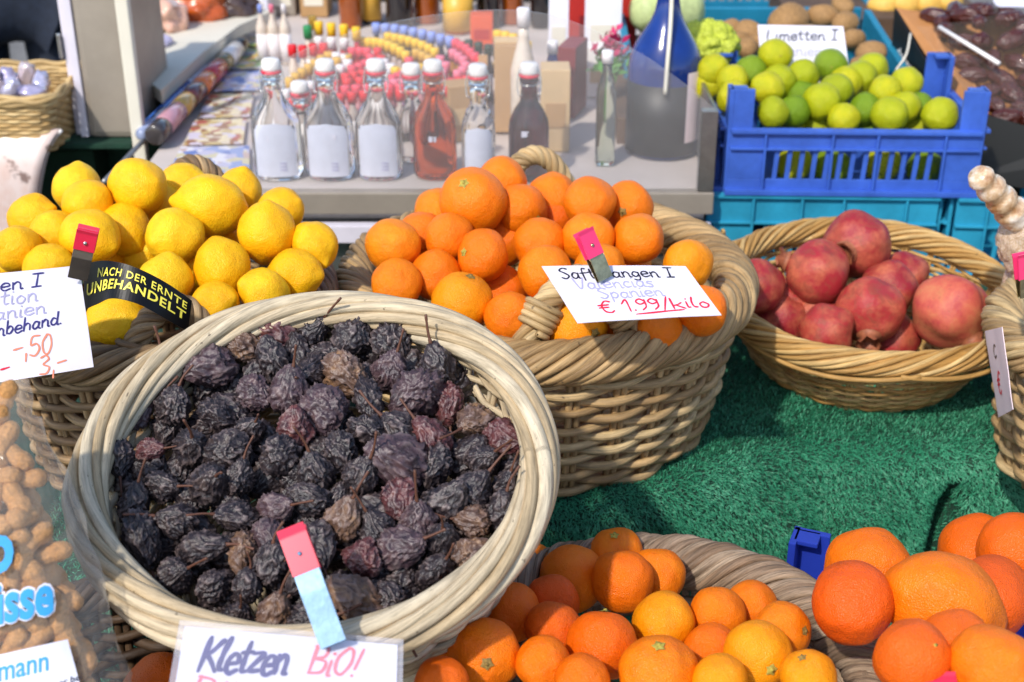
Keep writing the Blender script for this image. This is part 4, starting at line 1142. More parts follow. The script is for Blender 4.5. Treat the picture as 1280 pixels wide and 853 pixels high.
# wooden crate beneath the pear basket
wc = empty('wooden_crate', (-.135, 1.055, BT), label='dark wooden crate under the pear basket', cat='crate')
for z in (.03, .09, .15): boxes('side_board', [((0, -.115, z), (.18, .012, .05)), ((0, .115, z), (.18, .012, .05)), ((-.084, 0, z), (.012, .218, .05)), ((.084, 0, z), (.012, .218, .05))], M['wood'], wc)
boxes('lid', [((0, 0, .183), (.19, .25, .012))], M['wood'], wc)
for sx in (-1, 1):
    for sy in (-1, 1): boxes('corner_batten', [((sx*.063, sy*.094, .088), (.03, .03, .174))], M['wood'], wc)

# ------------------------------------------------------------------ potatoes, florets, cabbage, dates
def blob_mesh(name, seed, s=(1.25, 1, .9), amp=.16, f=1.2, sub=3, fine=0):
    V, Fc = {3: I3, 4: I4, 5: I5}[sub]; r = 1+lumps(V, f, amp, seed)+(lumps(V, f*3, fine, seed+3) if fine else 0)
    return smooth(mesh_np(name, V*r[:, None]*np.array(s), Fc))
PT = [blob_mesh('potato', s) for s in range(4)]
for m_ in PT: m_.materials.append(M['potato'])
def put(name, me, C, r, label, cat, group, rot=None):
    o = bpy.data.objects.new(name, me); COL.objects.link(o); o.location = C; o.scale = (r, r, r)
    o.rotation_euler = rot or (random.uniform(0, 6), random.uniform(0, 6), random.uniform(0, 6)); return props(o, label, cat, group)
pot = [(986,27,58,44,'big potato at the top behind the lime sign'),(1028,20,40,28,'potato right of the big one at the top'),(1053,8,34,24,'potato at the top edge of the crate'),(1057,29,32,30,'potato below the top edge one, right side'),
 (936,40,32,34,'potato left of the lime sign'),(934,60,30,28,'small potato low at the left of the lime sign'),(948,55,26,36,'potato half hidden by the left edge of the sign'),(1066,50,32,32,'potato right beside the lime sign'),
 (1088,66,38,28,'pale potato at the right front of the teal crate'),(913,34,24,24,'small potato above the green florets'),(926,50,24,22,'potato touching the green florets'),(938,80,24,18,'potato low behind the limes'),(1010,50,46,36,'potato hidden behind the lime sign'),(1078,82,34,24,'potato by the dates box')]
pl = []
for k, (px, py, w, h, lb) in enumerate(pot):
    d = plane_hit(px, py, 2.45, .965, .13); rp = (w+h)/4
    for _ in range(30):
        C = PD(px, py, d); r = rp*d/F
        if all((C-c).length > .85*(r+q) for c, q in pl): break
        d += .006
    pl.append((C, r)); put('potato', PT[k % 4], C, r*.98, lb, 'potato', 'potatoes in the teal crate', (random.uniform(-.4, .4), random.uniform(-.4, .4), random.uniform(0, 6)))
PT2 = blob_mesh('potato', 9); PT2.materials.append(M['potato_pale'])
for k, (px, py, w) in enumerate([(1106,8,34),(1132,6,36),(1158,4,34),(1112,24,26),(1184,2,32)]):
    put('potato', PT2, PY(px, py, 2.95), w/2*2.9/F, f'yellow potato at the top behind the dates box, {ordn(k)} from the left' if k != 3 else 'small yellow potato below the row behind the dates box', 'potato', 'yellow potatoes at the top right', (0, 0, random.uniform(-.3, .3)))
sk = boxes('wooden_tray', [((.80, 3.0, .86), (.42, .3, .20))], M['wood']); props(sk, 'wooden tray holding the yellow potatoes at the top right', 'tray')
# floret head
def floret_mesh():
    V, Fc = I5; V = V.copy(); rs_ = np.random.default_rng(3); seeds = rs_.normal(size=(150, 3)); seeds /= np.linalg.norm(seeds, axis=1, keepdims=True)
    d = np.sort(np.arccos(np.clip(V@seeds.T, -1, 1)), 1)
    r = .86+.20*np.sqrt(np.clip(1-(d[:, 0]/.20)**2, 0, 1)) + lumps(V, 9, .10, 2) + lumps(V, 1.3, .15, 4)
    return smooth(mesh_np('cauliflower', V*r[:, None]*np.array([1, .9, .8]), Fc))
fm = floret_mesh(); fm.materials.append(M['lettuce'])
put('green_cauliflower', fm, PY(886, 58, 2.36), .056, 'yellow green cauliflower head left of the lime crate', 'vegetable', None, (0, 0, 0))
for k, (px, py, w, lb) in enumerate([(850, 12, 64, 'pale green cabbage at the top behind the blue bottle'), (812, 14, 56, 'second pale cabbage further left behind the blue bottle')]):
    cm = blob_mesh('cabbage', 20+k, (1, 1, .92), .1, 1.4, 4, .02); cm.materials.append(M['cabbage'])
    put('cabbage', cm, PY(px, py, 2.72+.03*k), w/2*2.65/F, lb, 'cabbage', 'cabbages behind the blue bottle')
bx2 = boxes('vegetable_box', [((.27, 2.62, TT+.10), (.17, .62, .195))], M['wood']); props(bx2, 'wooden box carrying the cauliflower and cabbages', 'box')
# dates box
BLc = PY(1118, 10, 2.62); FLc = PY(1213, 138, 2.24); rx_ = Vector((.34, -.09, -.03)); dn = Vector((0, -.02, -.115))
db = empty('date_box', FLc+dn, label='open black cardboard box of dates at the top right', cat='box')
def quad_slab(name, pts, th, mat, parent):
    n = (pts[1]-pts[0]).cross(pts[2]-pts[0]).normalized()*th; O = parent.location if parent else Vector()
    V = [(p-O)[:] for p in pts]+[(p-n-O)[:] for p in pts]; m = len(pts)
    Fc = [tuple(range(m)), tuple(range(2*m-1, m-1, -1))]+[(k, m+k, m+(k+1) % m, (k+1) % m) for k in range(m)]
    me = mesh_np(name, V, Fc, sm=False); bm = bmesh.new(); bm.from_mesh(me); bmesh.ops.recalc_face_normals(bm, faces=bm.faces[:]); bm.to_mesh(me); bm.free()
    return link(name, me, mat, parent)
M['box_black'] = plain('black_card', '14130f', .5, .1, 20)
dip = Vector((0, 0, -.022)); mid = BLc.lerp(FLc, .55)+dip
quad_slab('left_side', [BLc, mid, FLc, FLc+dn, BLc+dn*1.3], .003, M['box_black'], db)
FRc = FLc+rx_; BRc = BLc+rx_
quad_slab('front_side', [FLc, FLc.lerp(FRc, .5)+dip*1.1, FRc, FRc+dn, FLc+dn], .003, M['box_black'], db)
quad_slab('back_side', [BRc, BLc, BLc+dn*1.3, BRc+dn*1.3], .003, M['cardboard'], db)
quad_slab('right_side', [FRc, BRc, BRc+dn*1.3, FRc+dn], .003, M['cardboard'], db)
quad_slab('box_floor', [BLc+dn*1.2, FLc+dn*.9, FRc+dn*.9, BRc+dn*1.2], .003, M['cardboard'], db)
iv = Vector((.0045, .0, 0))
quad_slab('inner_flap', [BLc+iv+Vector((0,.0,-.001)), mid+iv*2, FLc+iv+Vector((0,.004,0)), FLc+Vector((.05, .045, -.012)), BLc+Vector((.06, -.03, -.012))], .002, M['cardboard'], db)
# white print on the left side
def side_s(u, v):
    p = BLc.lerp(FLc, u)+dn*(1-v)*1.1; n = (FLc-BLc).cross(dn).normalized(); n = n if n.dot(CAM-p) > 0 else -n
    return p, n
printed('mahaba', side_s, .12, .50, .22, .42, M['white'], db, lift=.002, bold=.02)
printed('dates', side_s, .10, .30, .46, .60, M['white'], db, lift=.002, bold=.02)
V, Fc = I4; DT = []
for s in range(4):
    a = np.arctan2(V[:, 1], V[:, 0]); r = 1+.05*np.cos(9*a+3*lumps(V, 1.5, 1, s))+lumps(V, 2.2, .14, s)+lumps(V, 6, .05, s+8)
    m_ = smooth(mesh_np('date', V*r[:, None]*np.array([.62, .62, 1.15]), Fc)); m_.materials.append(M['date']); DT.append(m_)
k = 0
for iu in range(8):
    for jv in range(9):
        u = (iu+.5+random.uniform(-.2, .2))/8; v = (jv+.5+random.uniform(-.2, .2))/9
        C = BLc.lerp(FLc, v) + rx_*u + Vector((0, 0, -.014 + .060*math.exp(-((u-.45)/.3)**2-((v-.25)/.3)**2)))
        if u < .1: continue
        put('date', DT[k % 4], C, random.uniform(.022, .028), f'wrinkled brown date, {ordn(iu)} column from the left, {ordn(jv)} from the back of the box', 'date', 'dates in the black box',
            (PI/2+random.uniform(-.5, .5), random.uniform(-.4, .4), random.uniform(0, 6))); k += 1
fs = []
nu, nv = 26, 26; V = []
for j in range(nv+1):
    for i_ in range(nu+1):
        u, v = i_/nu, .30+.72*j/nv
        p = BLc.lerp(FLc, v)+rx_*u+Vector((0, 0, .014+.006*mn.noise(Vector((u*9, v*3, 1)))+.007*mn.noise(Vector((u*3+v*14, v*2, 5)))+.045*math.exp(-((u-.45)/.3)**2-((v-.25)/.3)**2)))
        V.append((p-db.location)[:])
Fc = [(j*(nu+1)+i_, j*(nu+1)+i_+1, (j+1)*(nu+1)+i_+1, (j+1)*(nu+1)+i_) for j in range(nv) for i_ in range(nu)]
link('cellophane', mesh_np('cellophane', V, Fc), M['date_film'], db)
a_, b_ = PY(1174, 34, 2.47), PY(1249, 80, 2.33)
mb = MB(); mb.tube([tuple(a_-db.location), tuple(b_-db.location)], .004, 6); mb.obj('white_edge', M['white'], db)
mb = MB(); P = bez([tuple(PY(1141, 42, 2.50)-db.location+Vector((-.004,0,0))), tuple(PY(1139, 66, 2.44)-db.location+Vector((-.012,-.012,0))), tuple(PY(1128, 86, 2.42)-db.location+Vector((-.014,-.01,0)))], 20); mb.tube(P, .0022, 6); mb.obj('cord_loop', M['cream'], db)
rs2 = boxes('date_box_riser', [((.96, 2.55, TT+.155/2+.0), (.50, .36, .15))], M['wood']); props(rs2, 'wooden block under the box of dates', 'riser')
tl_, tr_, br_, bl_ = PY(1240,-8,2.75), PY(1300,-8,2.75), PY(1300,10,2.7), PY(1243,8,2.7)
sf, n0 = card_surface(tl_, tr_, br_, bl_); make_card('price_sign', 'blank white card corner at the top right above the dates', sf, n0, M['paper'], group=G_S)
# ------------------------------------------------------------------ steel display case and bottles
FZ = .862; CY = 2.05; XL, XR = -.62, .322
case = empty('display_case', (0, CY, TT), label='steel display case with a dusty curved acrylic front full of bottles', cat='display case')
boxes('upper_rail', [(((XL+XR)/2, .012, FZ-.018-TT), (XR-XL, .024, .036))], M['steel_dull'], case, .002)
boxes('lower_rail', [(((XL+XR)/2, .000, .795-TT), (XR-XL-.004, .02, .030))], M['steel_white'], case, .002)
boxes('plinth', [(((XL+XR)/2, .72, (.822-TT)/2+.004), (XR-XL-.02, 1.40, .822-TT-.006))], M['steel'], case, .002)
boxes('case_floor', [(((XL+XR)/2, .73, FZ-.006-TT), (XR-XL-.006, 1.40, .008))], plain('pale_shelf', 'c8bcb4', .5, .1, 8), case, .001)
boxes('corner_frame', [((XR-.014, .012, (FZ+.998)/2-TT), (.026, .018, .998-FZ-.004)), ((XR-.004, .10, (FZ+.998)/2-TT), (.006, .16, .998-FZ-.004))], M['steel'], case, .0015)
arch = [(-.52, .90), (-.44, 1.0), (-.36, 1.068), (-.28, 1.105), (-.18, 1.133), (-.08, 1.148), (0, 1.151), (.06, 1.143), (.12, 1.122), (.20, 1.083), (.27, 1.035), (XR-.006, .998)]
tc = bez([(x, 0, z) for x, z in arch], 66); V = []
nA = len(tc)
for yy in (.004, .007):
    for x, _, z in tc: V.append((x, yy+.0, z-TT)); V.append((x, yy, FZ-TT))
Fc = []
for k in range(nA-1):
    a = 2*k; b = 2*nA+2*k; Fc += [(a, a+1, a+3, a+2), (b, b+2, b+3, b+1), (a, a+2, b+2, b)]
Fc += [(0, 2*nA, 2*nA+1, 1), (2*nA-2, 2*nA-1, 4*nA-1, 4*nA-2)]
link('acrylic_front', mesh_np('acrylic_front', V, Fc, sm=False), M['pane'], case)
a_, b_ = PZ(130, 228, FZ+.006), PZ(302, 46, FZ+.006)
mb = MB(); mb.tube([tuple(a_-case.location), tuple(b_-case.location)], .006, 4); mb.obj('edge_strip', M['steel'], case)

def flask(px, py0, wpx, hgt, Y, label, gm, labelside=True, kind='flat', tag=True):
    base = PY(px, 300, Y); base.z = FZ; 
    d = (base-CAM).dot(Fv)+.0; x = (px-640)/F*((Vector((0, Y, FZ+hgt*.4))-CAM).dot(Fv)); base.x = x
    w = wpx/2*d/F; root = empty('swing_top_bottle', base, (0, 0, random.uniform(-.06, .06)), label, 'bottle', 'swing top bottles in the front row of the case')
    H = hgt-.022; sy = .62 if kind == 'flat' else 1
    prof = [(.0, .0), (w*.82, .0), (w*.95, .004), (w, .012), (w, H*.50), (w*.95, H*.58), (w*.72, H*.68), (w*.45, H*.76), (.0135, H*.83), (.0125, H*.95), (.0155, H*.955), (.0155, H*.985), (.0125, H)]
    me = lathe_mesh('glass', prof, 36, 1, 1)
    if kind == 'flat':
        for v in me.vertices:
            f = min(1, max(0, (math.hypot(v.co.x, v.co.y)-.0155)/.012)); v.co.y *= 1-(1-sy)*f
    o = link('glass', me, gm, root)
    me = lathe_mesh('stopper', [(.0, H+.004), (.0145, H+.004), (.0150, H+.008), (.0148, H+.019), (.012, H+.022), (.0, H+.0225)], 24); link('stopper', me, M['white'], root)
    me = lathe_mesh('seal_ring', [(.0125, H-.001), (.0158, H-.0005), (.0160, H+.0035), (.0125, H+.004)], 24); link('seal_ring', me, M['ink_red'], root)
    mb = MB()
    for s in (-1, 1):
        mb.tube(bez([(s*.0152, 0, H+.012), (s*.019, -.003, H*.97), (s*.0185, -.006, H*.88), (s*.0165, -.010, H*.83), (s*.012, -.0155, H*.845)], 26), .0011, 6)
    t2 = np.linspace(0, 2*PI, 30, endpoint=False); mb.tube(np.stack([.0150*np.cos(t2), .0150*np.sin(t2), 0*t2+H*.93], -1), .0011, 6, True, np.array([0, 0, 1.]))
    mb.obj('wire_bail', M['chrome'], root)
    if labelside:
        nA_ = 16; V = []; r0 = w*1.006
        prf = [(.008, 1), (.02, 1), (H*.30, 1), (H*.49, 1), (H*.56, .972)]
        for k in range(nA_+1):
            a = -PI/2+(k/nA_-.5)*PI*random.choice([.60, .60]) 
            for z, f in prf: V.append((r0*f*math.cos(a)*.98, r0*f*math.sin(a)*sy-.0004, z*(1-.0)+(0 if z < H*.5 else -.006*abs(k/nA_-.5)*2)))
        m5 = len(prf)
        link('front_label', mesh_np('front_label', V, [(m5*k+q, m5*(k+1)+q, m5*(k+1)+q+1, m5*k+q+1) for k in range(nA_) for q in range(m5-1)]), M['bottle_label'], root)
        xs_ = w*.28
        boxes('small_print', [((xs_, -math.sqrt(max(0, 1-(xs_/w)**2))*w*sy*1.03, .020+.0055*q), (.011, .0012, .0016)) for q in range(3)], M['ink_grey'], root, 0)
    if tag:
        boxes('price_sticker', [((w*random.uniform(-.3, .45), -w*sy*.97, H*random.uniform(.4, .5)), (.012, .0012, .009))], M['paper'], root, 0)
    return root
flask(345, 82, 62, .196, 2.13, 'clear swing top bottle with a bluish label, leftmost of the front row', M['g_clear'])
flask(411, 83, 62, .195, 2.13, 'clear swing top bottle with white label, second from the left in front', M['g_clear'])
flask(473, 83, 58, .195, 2.13, 'clear swing top bottle left of the red one', M['g_clear'])
flask(543, 84, 54, .194, 2.13, 'swing top bottle filled with orange red liqueur', M['g_red'], False)
flask(598, 87, 42, .190, 2.12, 'slim clear swing top bottle right of the red one', M['g_clear'], True, 'round')
flask(661, 87, 50, .190, 2.13, 'swing top bottle of nearly black liqueur', M['g_dark'], False, 'round')
flask(516, 112, 34, .165, 2.22, 'slim clear bottle standing behind and left of the red one', M['g_clear'], False, 'round', False)
flask(378, 128, 38, .135, 2.22, 'small clear bottle behind the gap between the two left bottles', M['g_clear'], False, 'round', False)

def bottle(px, Y, rpx, H, label, gm, capm, group=None, shoulder=.6, neck=.35, name='bottle', lab=None, z0=FZ, caph=.12):
    d = (Vector((0, Y, z0+H*.4))-CAM).dot(Fv); x = (px-640)/F*d; r = rpx*d/F; n = r*neck
    root = empty(name, (x, Y, z0), label=label, cat='bottle', group=group)
    link('glass', lathe_mesh('glass', [(0, 0), (r*.9, 0), (r, H*.02), (r, H*shoulder), (r*.86, H*(shoulder+.06)), (n*1.25, H*(shoulder+.18)), (n, H*(shoulder+.24)), (n, H*(1-caph)), (0, H*(1-caph))], 28), gm, root)
    link('cap', lathe_mesh('cap', [(0, H*(1-caph*1.15)), (n*1.2, H*(1-caph*1.15)), (n*1.22, H*.99), (n*1.05, H), (0, H)], 20), capm, root)
    if lab:
        link('label', lathe_mesh('label', [(r*1.006, H*.04), (r*1.012, H*.04), (r*1.012, H*shoulder*.86), (r*1.006, H*shoulder*.86)], 28, cap=False), lab, root)
    return root
# miniatures in arcs
capm = {c: plain('cap_'+c, h, .4, .05, 30) for c, h in dict(yellow='f0c02a', blue='8ea0e0', red='e02830', pink='e8788c', rose='e84a5c', white='ece4e2', green='2f8a50', gold='d8a840', dark='2a3a2c').items()}
bodm = {c: plain('mini_'+c, h, .15, .12, 60, coat=.5) for c, h in dict(clear='b9aaa0', red='b8202a', dark='2a2430', pale='d6c6b4', pink='d89aa0', amber='a8702c').items()}
MINI = {}
def mini(px, py, H, cap, body, label, r=.0100):
    p = PZ(px, py, FZ+H)
    key = (H, cap, body, r)
    if key not in MINI:
        a = lathe_mesh('glass', [(0, 0), (r, .001), (r, H*.56), (r*.9, H*.63), (r*.55, H*.72), (r*.5, H*.84), (0, H*.84)], 14); a.materials.append(bodm[body])
        b = lathe_mesh('cap', [(0, H*.80), (r*.86, H*.80), (r*.88, H*.985), (r*.76, H), (0, H)], 14); b.materials.append(capm[cap])
        c = lathe_mesh('label', [(r*1.02, H*.12), (r*1.03, H*.12), (r*1.03, H*.48), (r*1.02, H*.48)], 14, cap=False); c.materials.append(capm[{'white': 'red', 'rose': 'red', 'pink': 'rose', 'red': 'white', 'gold': 'red', 'blue': 'white', 'yellow': 'gold'}.get(cap, 'white')])
        MINI[key] = (a, b, c)
    root = empty('miniature_bottle', (p.x, p.y, FZ), label=label, cat='miniature', group='miniature liqueur bottles set out in arcs')
    for nm, me in zip(('glass', 'cap', 'label'), MINI[key]):
        o = bpy.data.objects.new(nm, me); COL.objects.link(o); o.parent = root
arcs = [([(470,29),(500,32),(530,38),(562,46)], 9, .108, 'blue', 'dark', 'blue capped miniature in the rearmost arc'),
 ([(569,49),(582,56),(593,66)], 5, .104, 'rose', 'dark', 'rose capped miniature continuing the blue arc'),
 ([(485,41),(510,46),(530,53),(543,60)], 8, .104, 'yellow', 'dark', 'yellow capped dark miniature in the second arc'),
 ([(452,47),(476,49),(495,56),(507,64)], 8, .104, 'yellow', 'clear', 'yellow capped pale miniature in the third arc'),
 ([(511,72),(512,81),(503,89),(490,94)], 6, .098, 'rose', 'red', 'red miniature at the bend of the third arc'),
 ([(550,70),(557,78),(551,88),(530,94),(505,98),(482,101)], 10, .098, 'pink', 'pink', 'pink capped miniature in the front right arc'),
 ([(599,72),(602,82),(592,92),(572,97),(556,100)], 8, .098, 'red', 'dark', 'red capped miniature at the outer right bend'),
 ([(398,27),(414,29),(430,31),(445,34)], 4, .128, 'yellow', 'red', 'tall yellow capped miniature with red label at the back left'),
 ([(365,56),(378,57),(391,55),(404,54)], 4, .110, 'red', 'pale', 'red capped miniature in the left row'),
 ([(398,46),(414,47),(430,48)], 3, .105, 'white', 'red', 'white capped red miniature before the tall yellow ones'),
 ([(384,32)], 1, .125, 'green', 'pale', 'single green capped miniature at the back left'),
 ([(390,20)], 1, .125, 'gold', 'pale', 'gold capped miniature at the very back left'),
 ([(362,97),(374,88),(386,80),(399,71),(410,65)], 7, .098, 'gold', 'clear', 'gold capped miniature in the slanting left line'),
 ([(408,78),(421,72),(434,68)], 3, .098, 'gold', 'pale', 'gold capped miniature in the short second left line'),
 ([(440,60),(458,60),(463,68),(456,76),(440,82)], 7, .098, 'rose', 'red', 'rose capped miniature in the inner left bend'),
 ([(472,60),(476,70),(470,80),(455,87),(432,92)], 7, .098, 'red', 'red', 'red miniature in the middle bend'),
 ([(357,112),(372,108),(388,102)], 4, .095, 'white', 'red', 'white capped miniature low at the front left'),
 ([(418,100),(434,98),(450,97)], 3, .095, 'red', 'pink', 'red capped miniature between the front bottles'),
 ([(350,124),(400,120),(450,114),(500,112)], 11, .095, 'red', 'clear', 'red capped miniature in the nearest row behind the front bottles'),
 ([(404,110),(452,106),(500,105)], 8, .096, 'rose', 'pink', 'rose capped miniature in the second nearest row'),
 ([(420,66),(436,70),(428,80),(404,88)], 6, .098, 'white', 'red', 'white capped red miniature of the inner left fan'),
 ([(524,80),(516,88),(494,84)], 4, .098, 'yellow', 'clear', 'yellow capped miniature low inside the third arc'),
 ([(534,104),(566,108),(590,104)], 5, .096, 'red', 'dark', 'red capped miniature in front of the outer bend'),
 ([(480,74),(488,80),(482,88)], 3, .098, 'white', 'red', 'white capped miniature inside the third arc'),
 ([(520,62),(534,68),(540,76)], 4, .098, 'gold', 'pale', 'gold capped miniature inside the second arc'),
 ([(566,62),(578,70),(582,80),(572,88)], 6, .098, 'pink', 'amber', 'pink capped miniature inside the outer bend'),
 ([(586,50),(598,53),(611,56),(622,60)], 4, .108, 'dark', 'dark', 'dark green miniature at the right end of the rear'),
 ([(622,38),(634,40),(643,43),(652,47),(659,52)], 5, .118, 'yellow', 'pale', 'yellow capped miniature at the right beside the kraft boxes')]
for pts, n, H, c, b, lb in arcs:
    P = bez([(x, y, 0) for x, y in pts], 60) if len(pts) > 1 else np.array([[pts[0][0], pts[0][1], 0]])
    cum = np.r_[0, np.cumsum(np.linalg.norm(np.diff(P, axis=0), axis=1))]
    for k in range(n):
        s = cum[-1]*k/max(1, n-1); x = np.interp(s, cum, P[:, 0]); y = np.interp(s, cum, P[:, 1])
        mini(float(x), float(y), H, c, b, lb if n == 1 else f'{lb}, {ordn(k)} from the left end' if pts[0][0] < pts[-1][0] else f'{lb}, {ordn(k)} from its back end')
# large bottles at the rear
for k, (px, Y, rp, H, gm, cm, lb) in enumerate([(436,3.20,14,.24,'amber','yellow','dark amber spirit bottle at the rear, leftmost of the row'),(462,3.24,13,.26,'darkglass','white','dark spirit bottle with pale label second in the rear row'),
  (498,3.20,17,.25,'darkglass','gold','wide dark spirit bottle third in the rear row'),(532,3.25,17,.25,'amber','red','amber spirit bottle fourth in the rear row'),(572,3.15,19,.17,'amber','pink','squat round amber bottle in the rear row'),
  (610,3.20,15,.25,'darkglass','gold','dark bottle with gold cap right of the squat amber one'),(640,3.24,15,.26,'amber','red','amber bottle near the right end of the rear row'),(676,3.20,13,.25,'darkglass','red','dark bottle at the right end of the rear row')]):
    bottle(px, Y, rp, H, lb, M[gm], capm[cm], 'large spirit bottles at the rear', .62, .3, lab=capm['gold'] if k in (1, 4) else None)
for k, px in enumerate((328, 342, 357)):
    bottle(px, 2.86, 7, .125, ['small bottle with lilac cap on the left of the case', 'small bottle with pink cap on the left of the case', 'small white capped bottle right of the pink capped one'][k], bodm['pale'], capm[['blue', 'pink', 'white'][k]], 'three small bottles by the cream board', lab=capm['white'])
bottle(654, 2.32, 16, .235, 'tall cream coloured bottle with a white stopper behind the dark bottle', bodm['pale'], capm['white'], None, .55, .42)
bottle(690, 2.40, 11, .16, 'small blue bottle with a white cap beside the maroon box', M['bluebottle'], capm['white'], None, .6, .5)
bt = empty('large_bottle', ((832-640)/F*((Vector((0, 2.27, FZ+.16))-CAM).dot(Fv)), 2.27, FZ), label='large cobalt blue bottle with a dark label behind the acrylic', cat='bottle')
rb_ = .0625; Hb = .37
link('glass', lathe_mesh('glass', [(0, 0), (rb_*.9, 0), (rb_, .008), (rb_, Hb*.40), (rb_*.985, Hb*.43), (rb_*.92, Hb*.47), (rb_*.79, Hb*.515), (rb_*.62, Hb*.56), (rb_*.46, Hb*.605), (rb_*.35, Hb*.65), (rb_*.30, Hb*.70), (rb_*.28, Hb*.9), (rb_*.32, Hb*.905), (rb_*.32, Hb*.93), (0, Hb*.93)], 40), M['bluebottle'], bt)
link('cap', lathe_mesh('cap', [(0, Hb*.92), (rb_*.33, Hb*.92), (rb_*.33, Hb), (0, Hb)], 24), capm['white'], bt)
link('dark_label', lathe_mesh('dark_label', [(rb_*1.006, .006), (rb_*1.012, .006), (rb_*1.012, Hb*.345), (rb_*1.006, Hb*.345)], 40, cap=False), M['box_black'], bt)
d_ = .0632
quad_label = []
V = []
for k in range(9):
    a = math.radians(-60+k*7)
    for z in (.03, .15): V.append((d_*1.03*math.cos(a), d_*1.03*math.sin(a), z))
link('white_label', mesh_np('white_label', V, [(2*k, 2*k+2, 2*k+3, 2*k+1) for k in range(8)]), M['paper_pink'], bt)
mb = MB(); mb.tube(bez([(-.006, -.071, .12), (-.004, -.066, .175), (0, -.045, .225), (.002, -.027, .275), (.002, -.024, .36)], 24), .007, 8, flat=.5); mb.obj('ribbon', M['cream'], bt)
tb_ = empty('slender_bottle', (0, 2.2, FZ), label='slender greenish square bottle beside the blue bottle', cat='bottle')
tb_.location.x = (757-640)/F*((Vector((0, 2.2, .93))-CAM).dot(Fv))
sq = lathe_mesh('glass', [(0, 0), (.018, 0), (.019, .006), (.019, .125), (.012, .145), (.008, .155), (.008, .175), (0, .175)], 24)
for v in sq.vertices:
    m_ = max(abs(v.co.x), abs(v.co.y)); r_ = math.hypot(v.co.x, v.co.y)
    if m_ > 1e-6 and v.co.z < .13: f = (r_/m_)**.7; v.co.x *= f*.86; v.co.y *= f*.86
link('glass', sq, M['g_green'], tb_)
link('cap', lathe_mesh('cap', [(0, .172), (.0095, .172), (.0095, .192), (0, .193)], 18), capm['white'], tb_)
# flowers
fl = empty('paper_flowers', PY(765, 100, 2.42), label='small bunch of magenta flowers behind the slender bottle', cat='flowers')
fl.location.z = FZ
for nm, mat, rad, zc, n, sz in (('petals', 'flower', .024, .148, 60, .011), ('leaves', 'leaf', .028, .115, 40, .014)):
    V = []; Fc = []
    for k in range(n):
        c = Vector((random.gauss(0, rad*.6), random.gauss(0, rad*.6), zc+random.gauss(0, rad*.45))); a = Vector((random.gauss(0, 1), random.gauss(0, 1), random.gauss(0, 1))).normalized(); b = a.orthogonal().normalized(); b2 = a.cross(b)
        q = len(V); V += [(c-b*sz)[:], (c+b2*sz*.5+a*sz*.25)[:], (c+b*sz)[:], (c-b2*sz*.5+a*sz*.25)[:]]; Fc.append((q, q+1, q+2, q+3))
    link(nm, mesh_np(nm, V, Fc), M[mat], fl)
mb = MB()
for k in range(5): mb.tube(bez([(.004*k-.008, 0, .001), (.002*k-.004, .003, .07), (.012*k-.024, .0, .13)], 12), .0016, 6)
mb.obj('stems', M['leaf'], fl)
def pbox(name, label, cat, px0, px1, py0, py1, Y, dep, mat, z0=FZ, tilt=0, rz=0, group=None, bevel=.002, parts=None):
    d = (PY((px0+px1)/2, (py0+py1)/2, Y)-CAM).dot(Fv); xc = ((px0+px1)/2-640)/F*d; w = (px1-px0)/F*d; zt = PY(640, py0, Y).z; h = zt-z0
    root = empty(name, (xc, Y+dep/2, z0), (tilt, 0, rz), label, cat, group)
    boxes('carton', [((0, 0, h/2), (w, dep, h))], mat, root, bevel)
    if parts: parts(root, w, dep, h)
    return root
def flap(root, w, d, h): boxes('folded_top', [((0, -.002, h+.004), (w*1.02, d*.4, .008), (.3, 0, 0))], M['kraft_pale'], root, .001)
def face(mat):
    def f(root, w, d, h): boxes('front_label', [((0, -d/2-.001, h*.45), (w*.7, .0012, h*.3))], mat, root, 0)
    return f
pbox('kraft_carton', 'brown kraft carton leaning behind the slim bottle', 'carton', 618, 648, 62, 230, 2.36, .06, M['kraft'], tilt=-.12, parts=flap)
pbox('kraft_carton', 'pale kraft carton right of the dark liqueur bottle', 'carton', 676, 712, 88, 240, 2.26, .06, M['kraft_pale'], parts=face(M['kraft']))
pbox('kraft_carton', 'small kraft carton behind the orange red liqueur', 'carton', 556, 596, 108, 200, 2.32, .05, M['kraft'], rz=.3, parts=face(M['kraft_pale']))
pbox('gift_box', 'tall maroon gift box standing behind the kraft cartons', 'box', 704, 728, 60, 180, 2.46, .09, M['maroon'], rz=-.3, parts=face(M['redbox']))
pbox('gift_box', 'bright red box at the top edge in the middle', 'box', 712, 796, -30, 45, 2.78, .12, M['redbox'], parts=face(M['maroon']))
pbox('white_carton', 'white carton behind the maroon box', 'carton', 732, 766, 60, 150, 2.60, .05, M['white'], parts=face(M['kraft_pale']))
pbox('menu_holder', 'pale upright acrylic card at the top left of the red box', 'card holder', 686, 711, -20, 70, 2.66, .012, M['paleglass'], parts=face(M['cream']))
pbox('menu_holder', 'pale upright acrylic card in front of the red box', 'card holder', 731, 777, -20, 90, 2.70, .012, M['paleglass'], parts=face(M['cream']))
pbox('orange_bag_box', 'orange printed box behind the acrylic top', 'box', 588, 616, 20, 60, 2.98, .05, plain('orange_print', 'd8562a', .5), parts=face(M['redbox']))
bk = boxes('back_board', [((-.12, 3.52, .98), (.80, .02, .55))], plain('dark_board', '2a2422', .7, .3, 10)); props(bk, 'dark board behind the rear row of spirit bottles', 'board')
boxes('board_foot', [((-.45, .05, -.62), (.04, .06, .70)), ((.45, .05, -.62), (.04, .06, .70))], M['wood'], None) if False else None
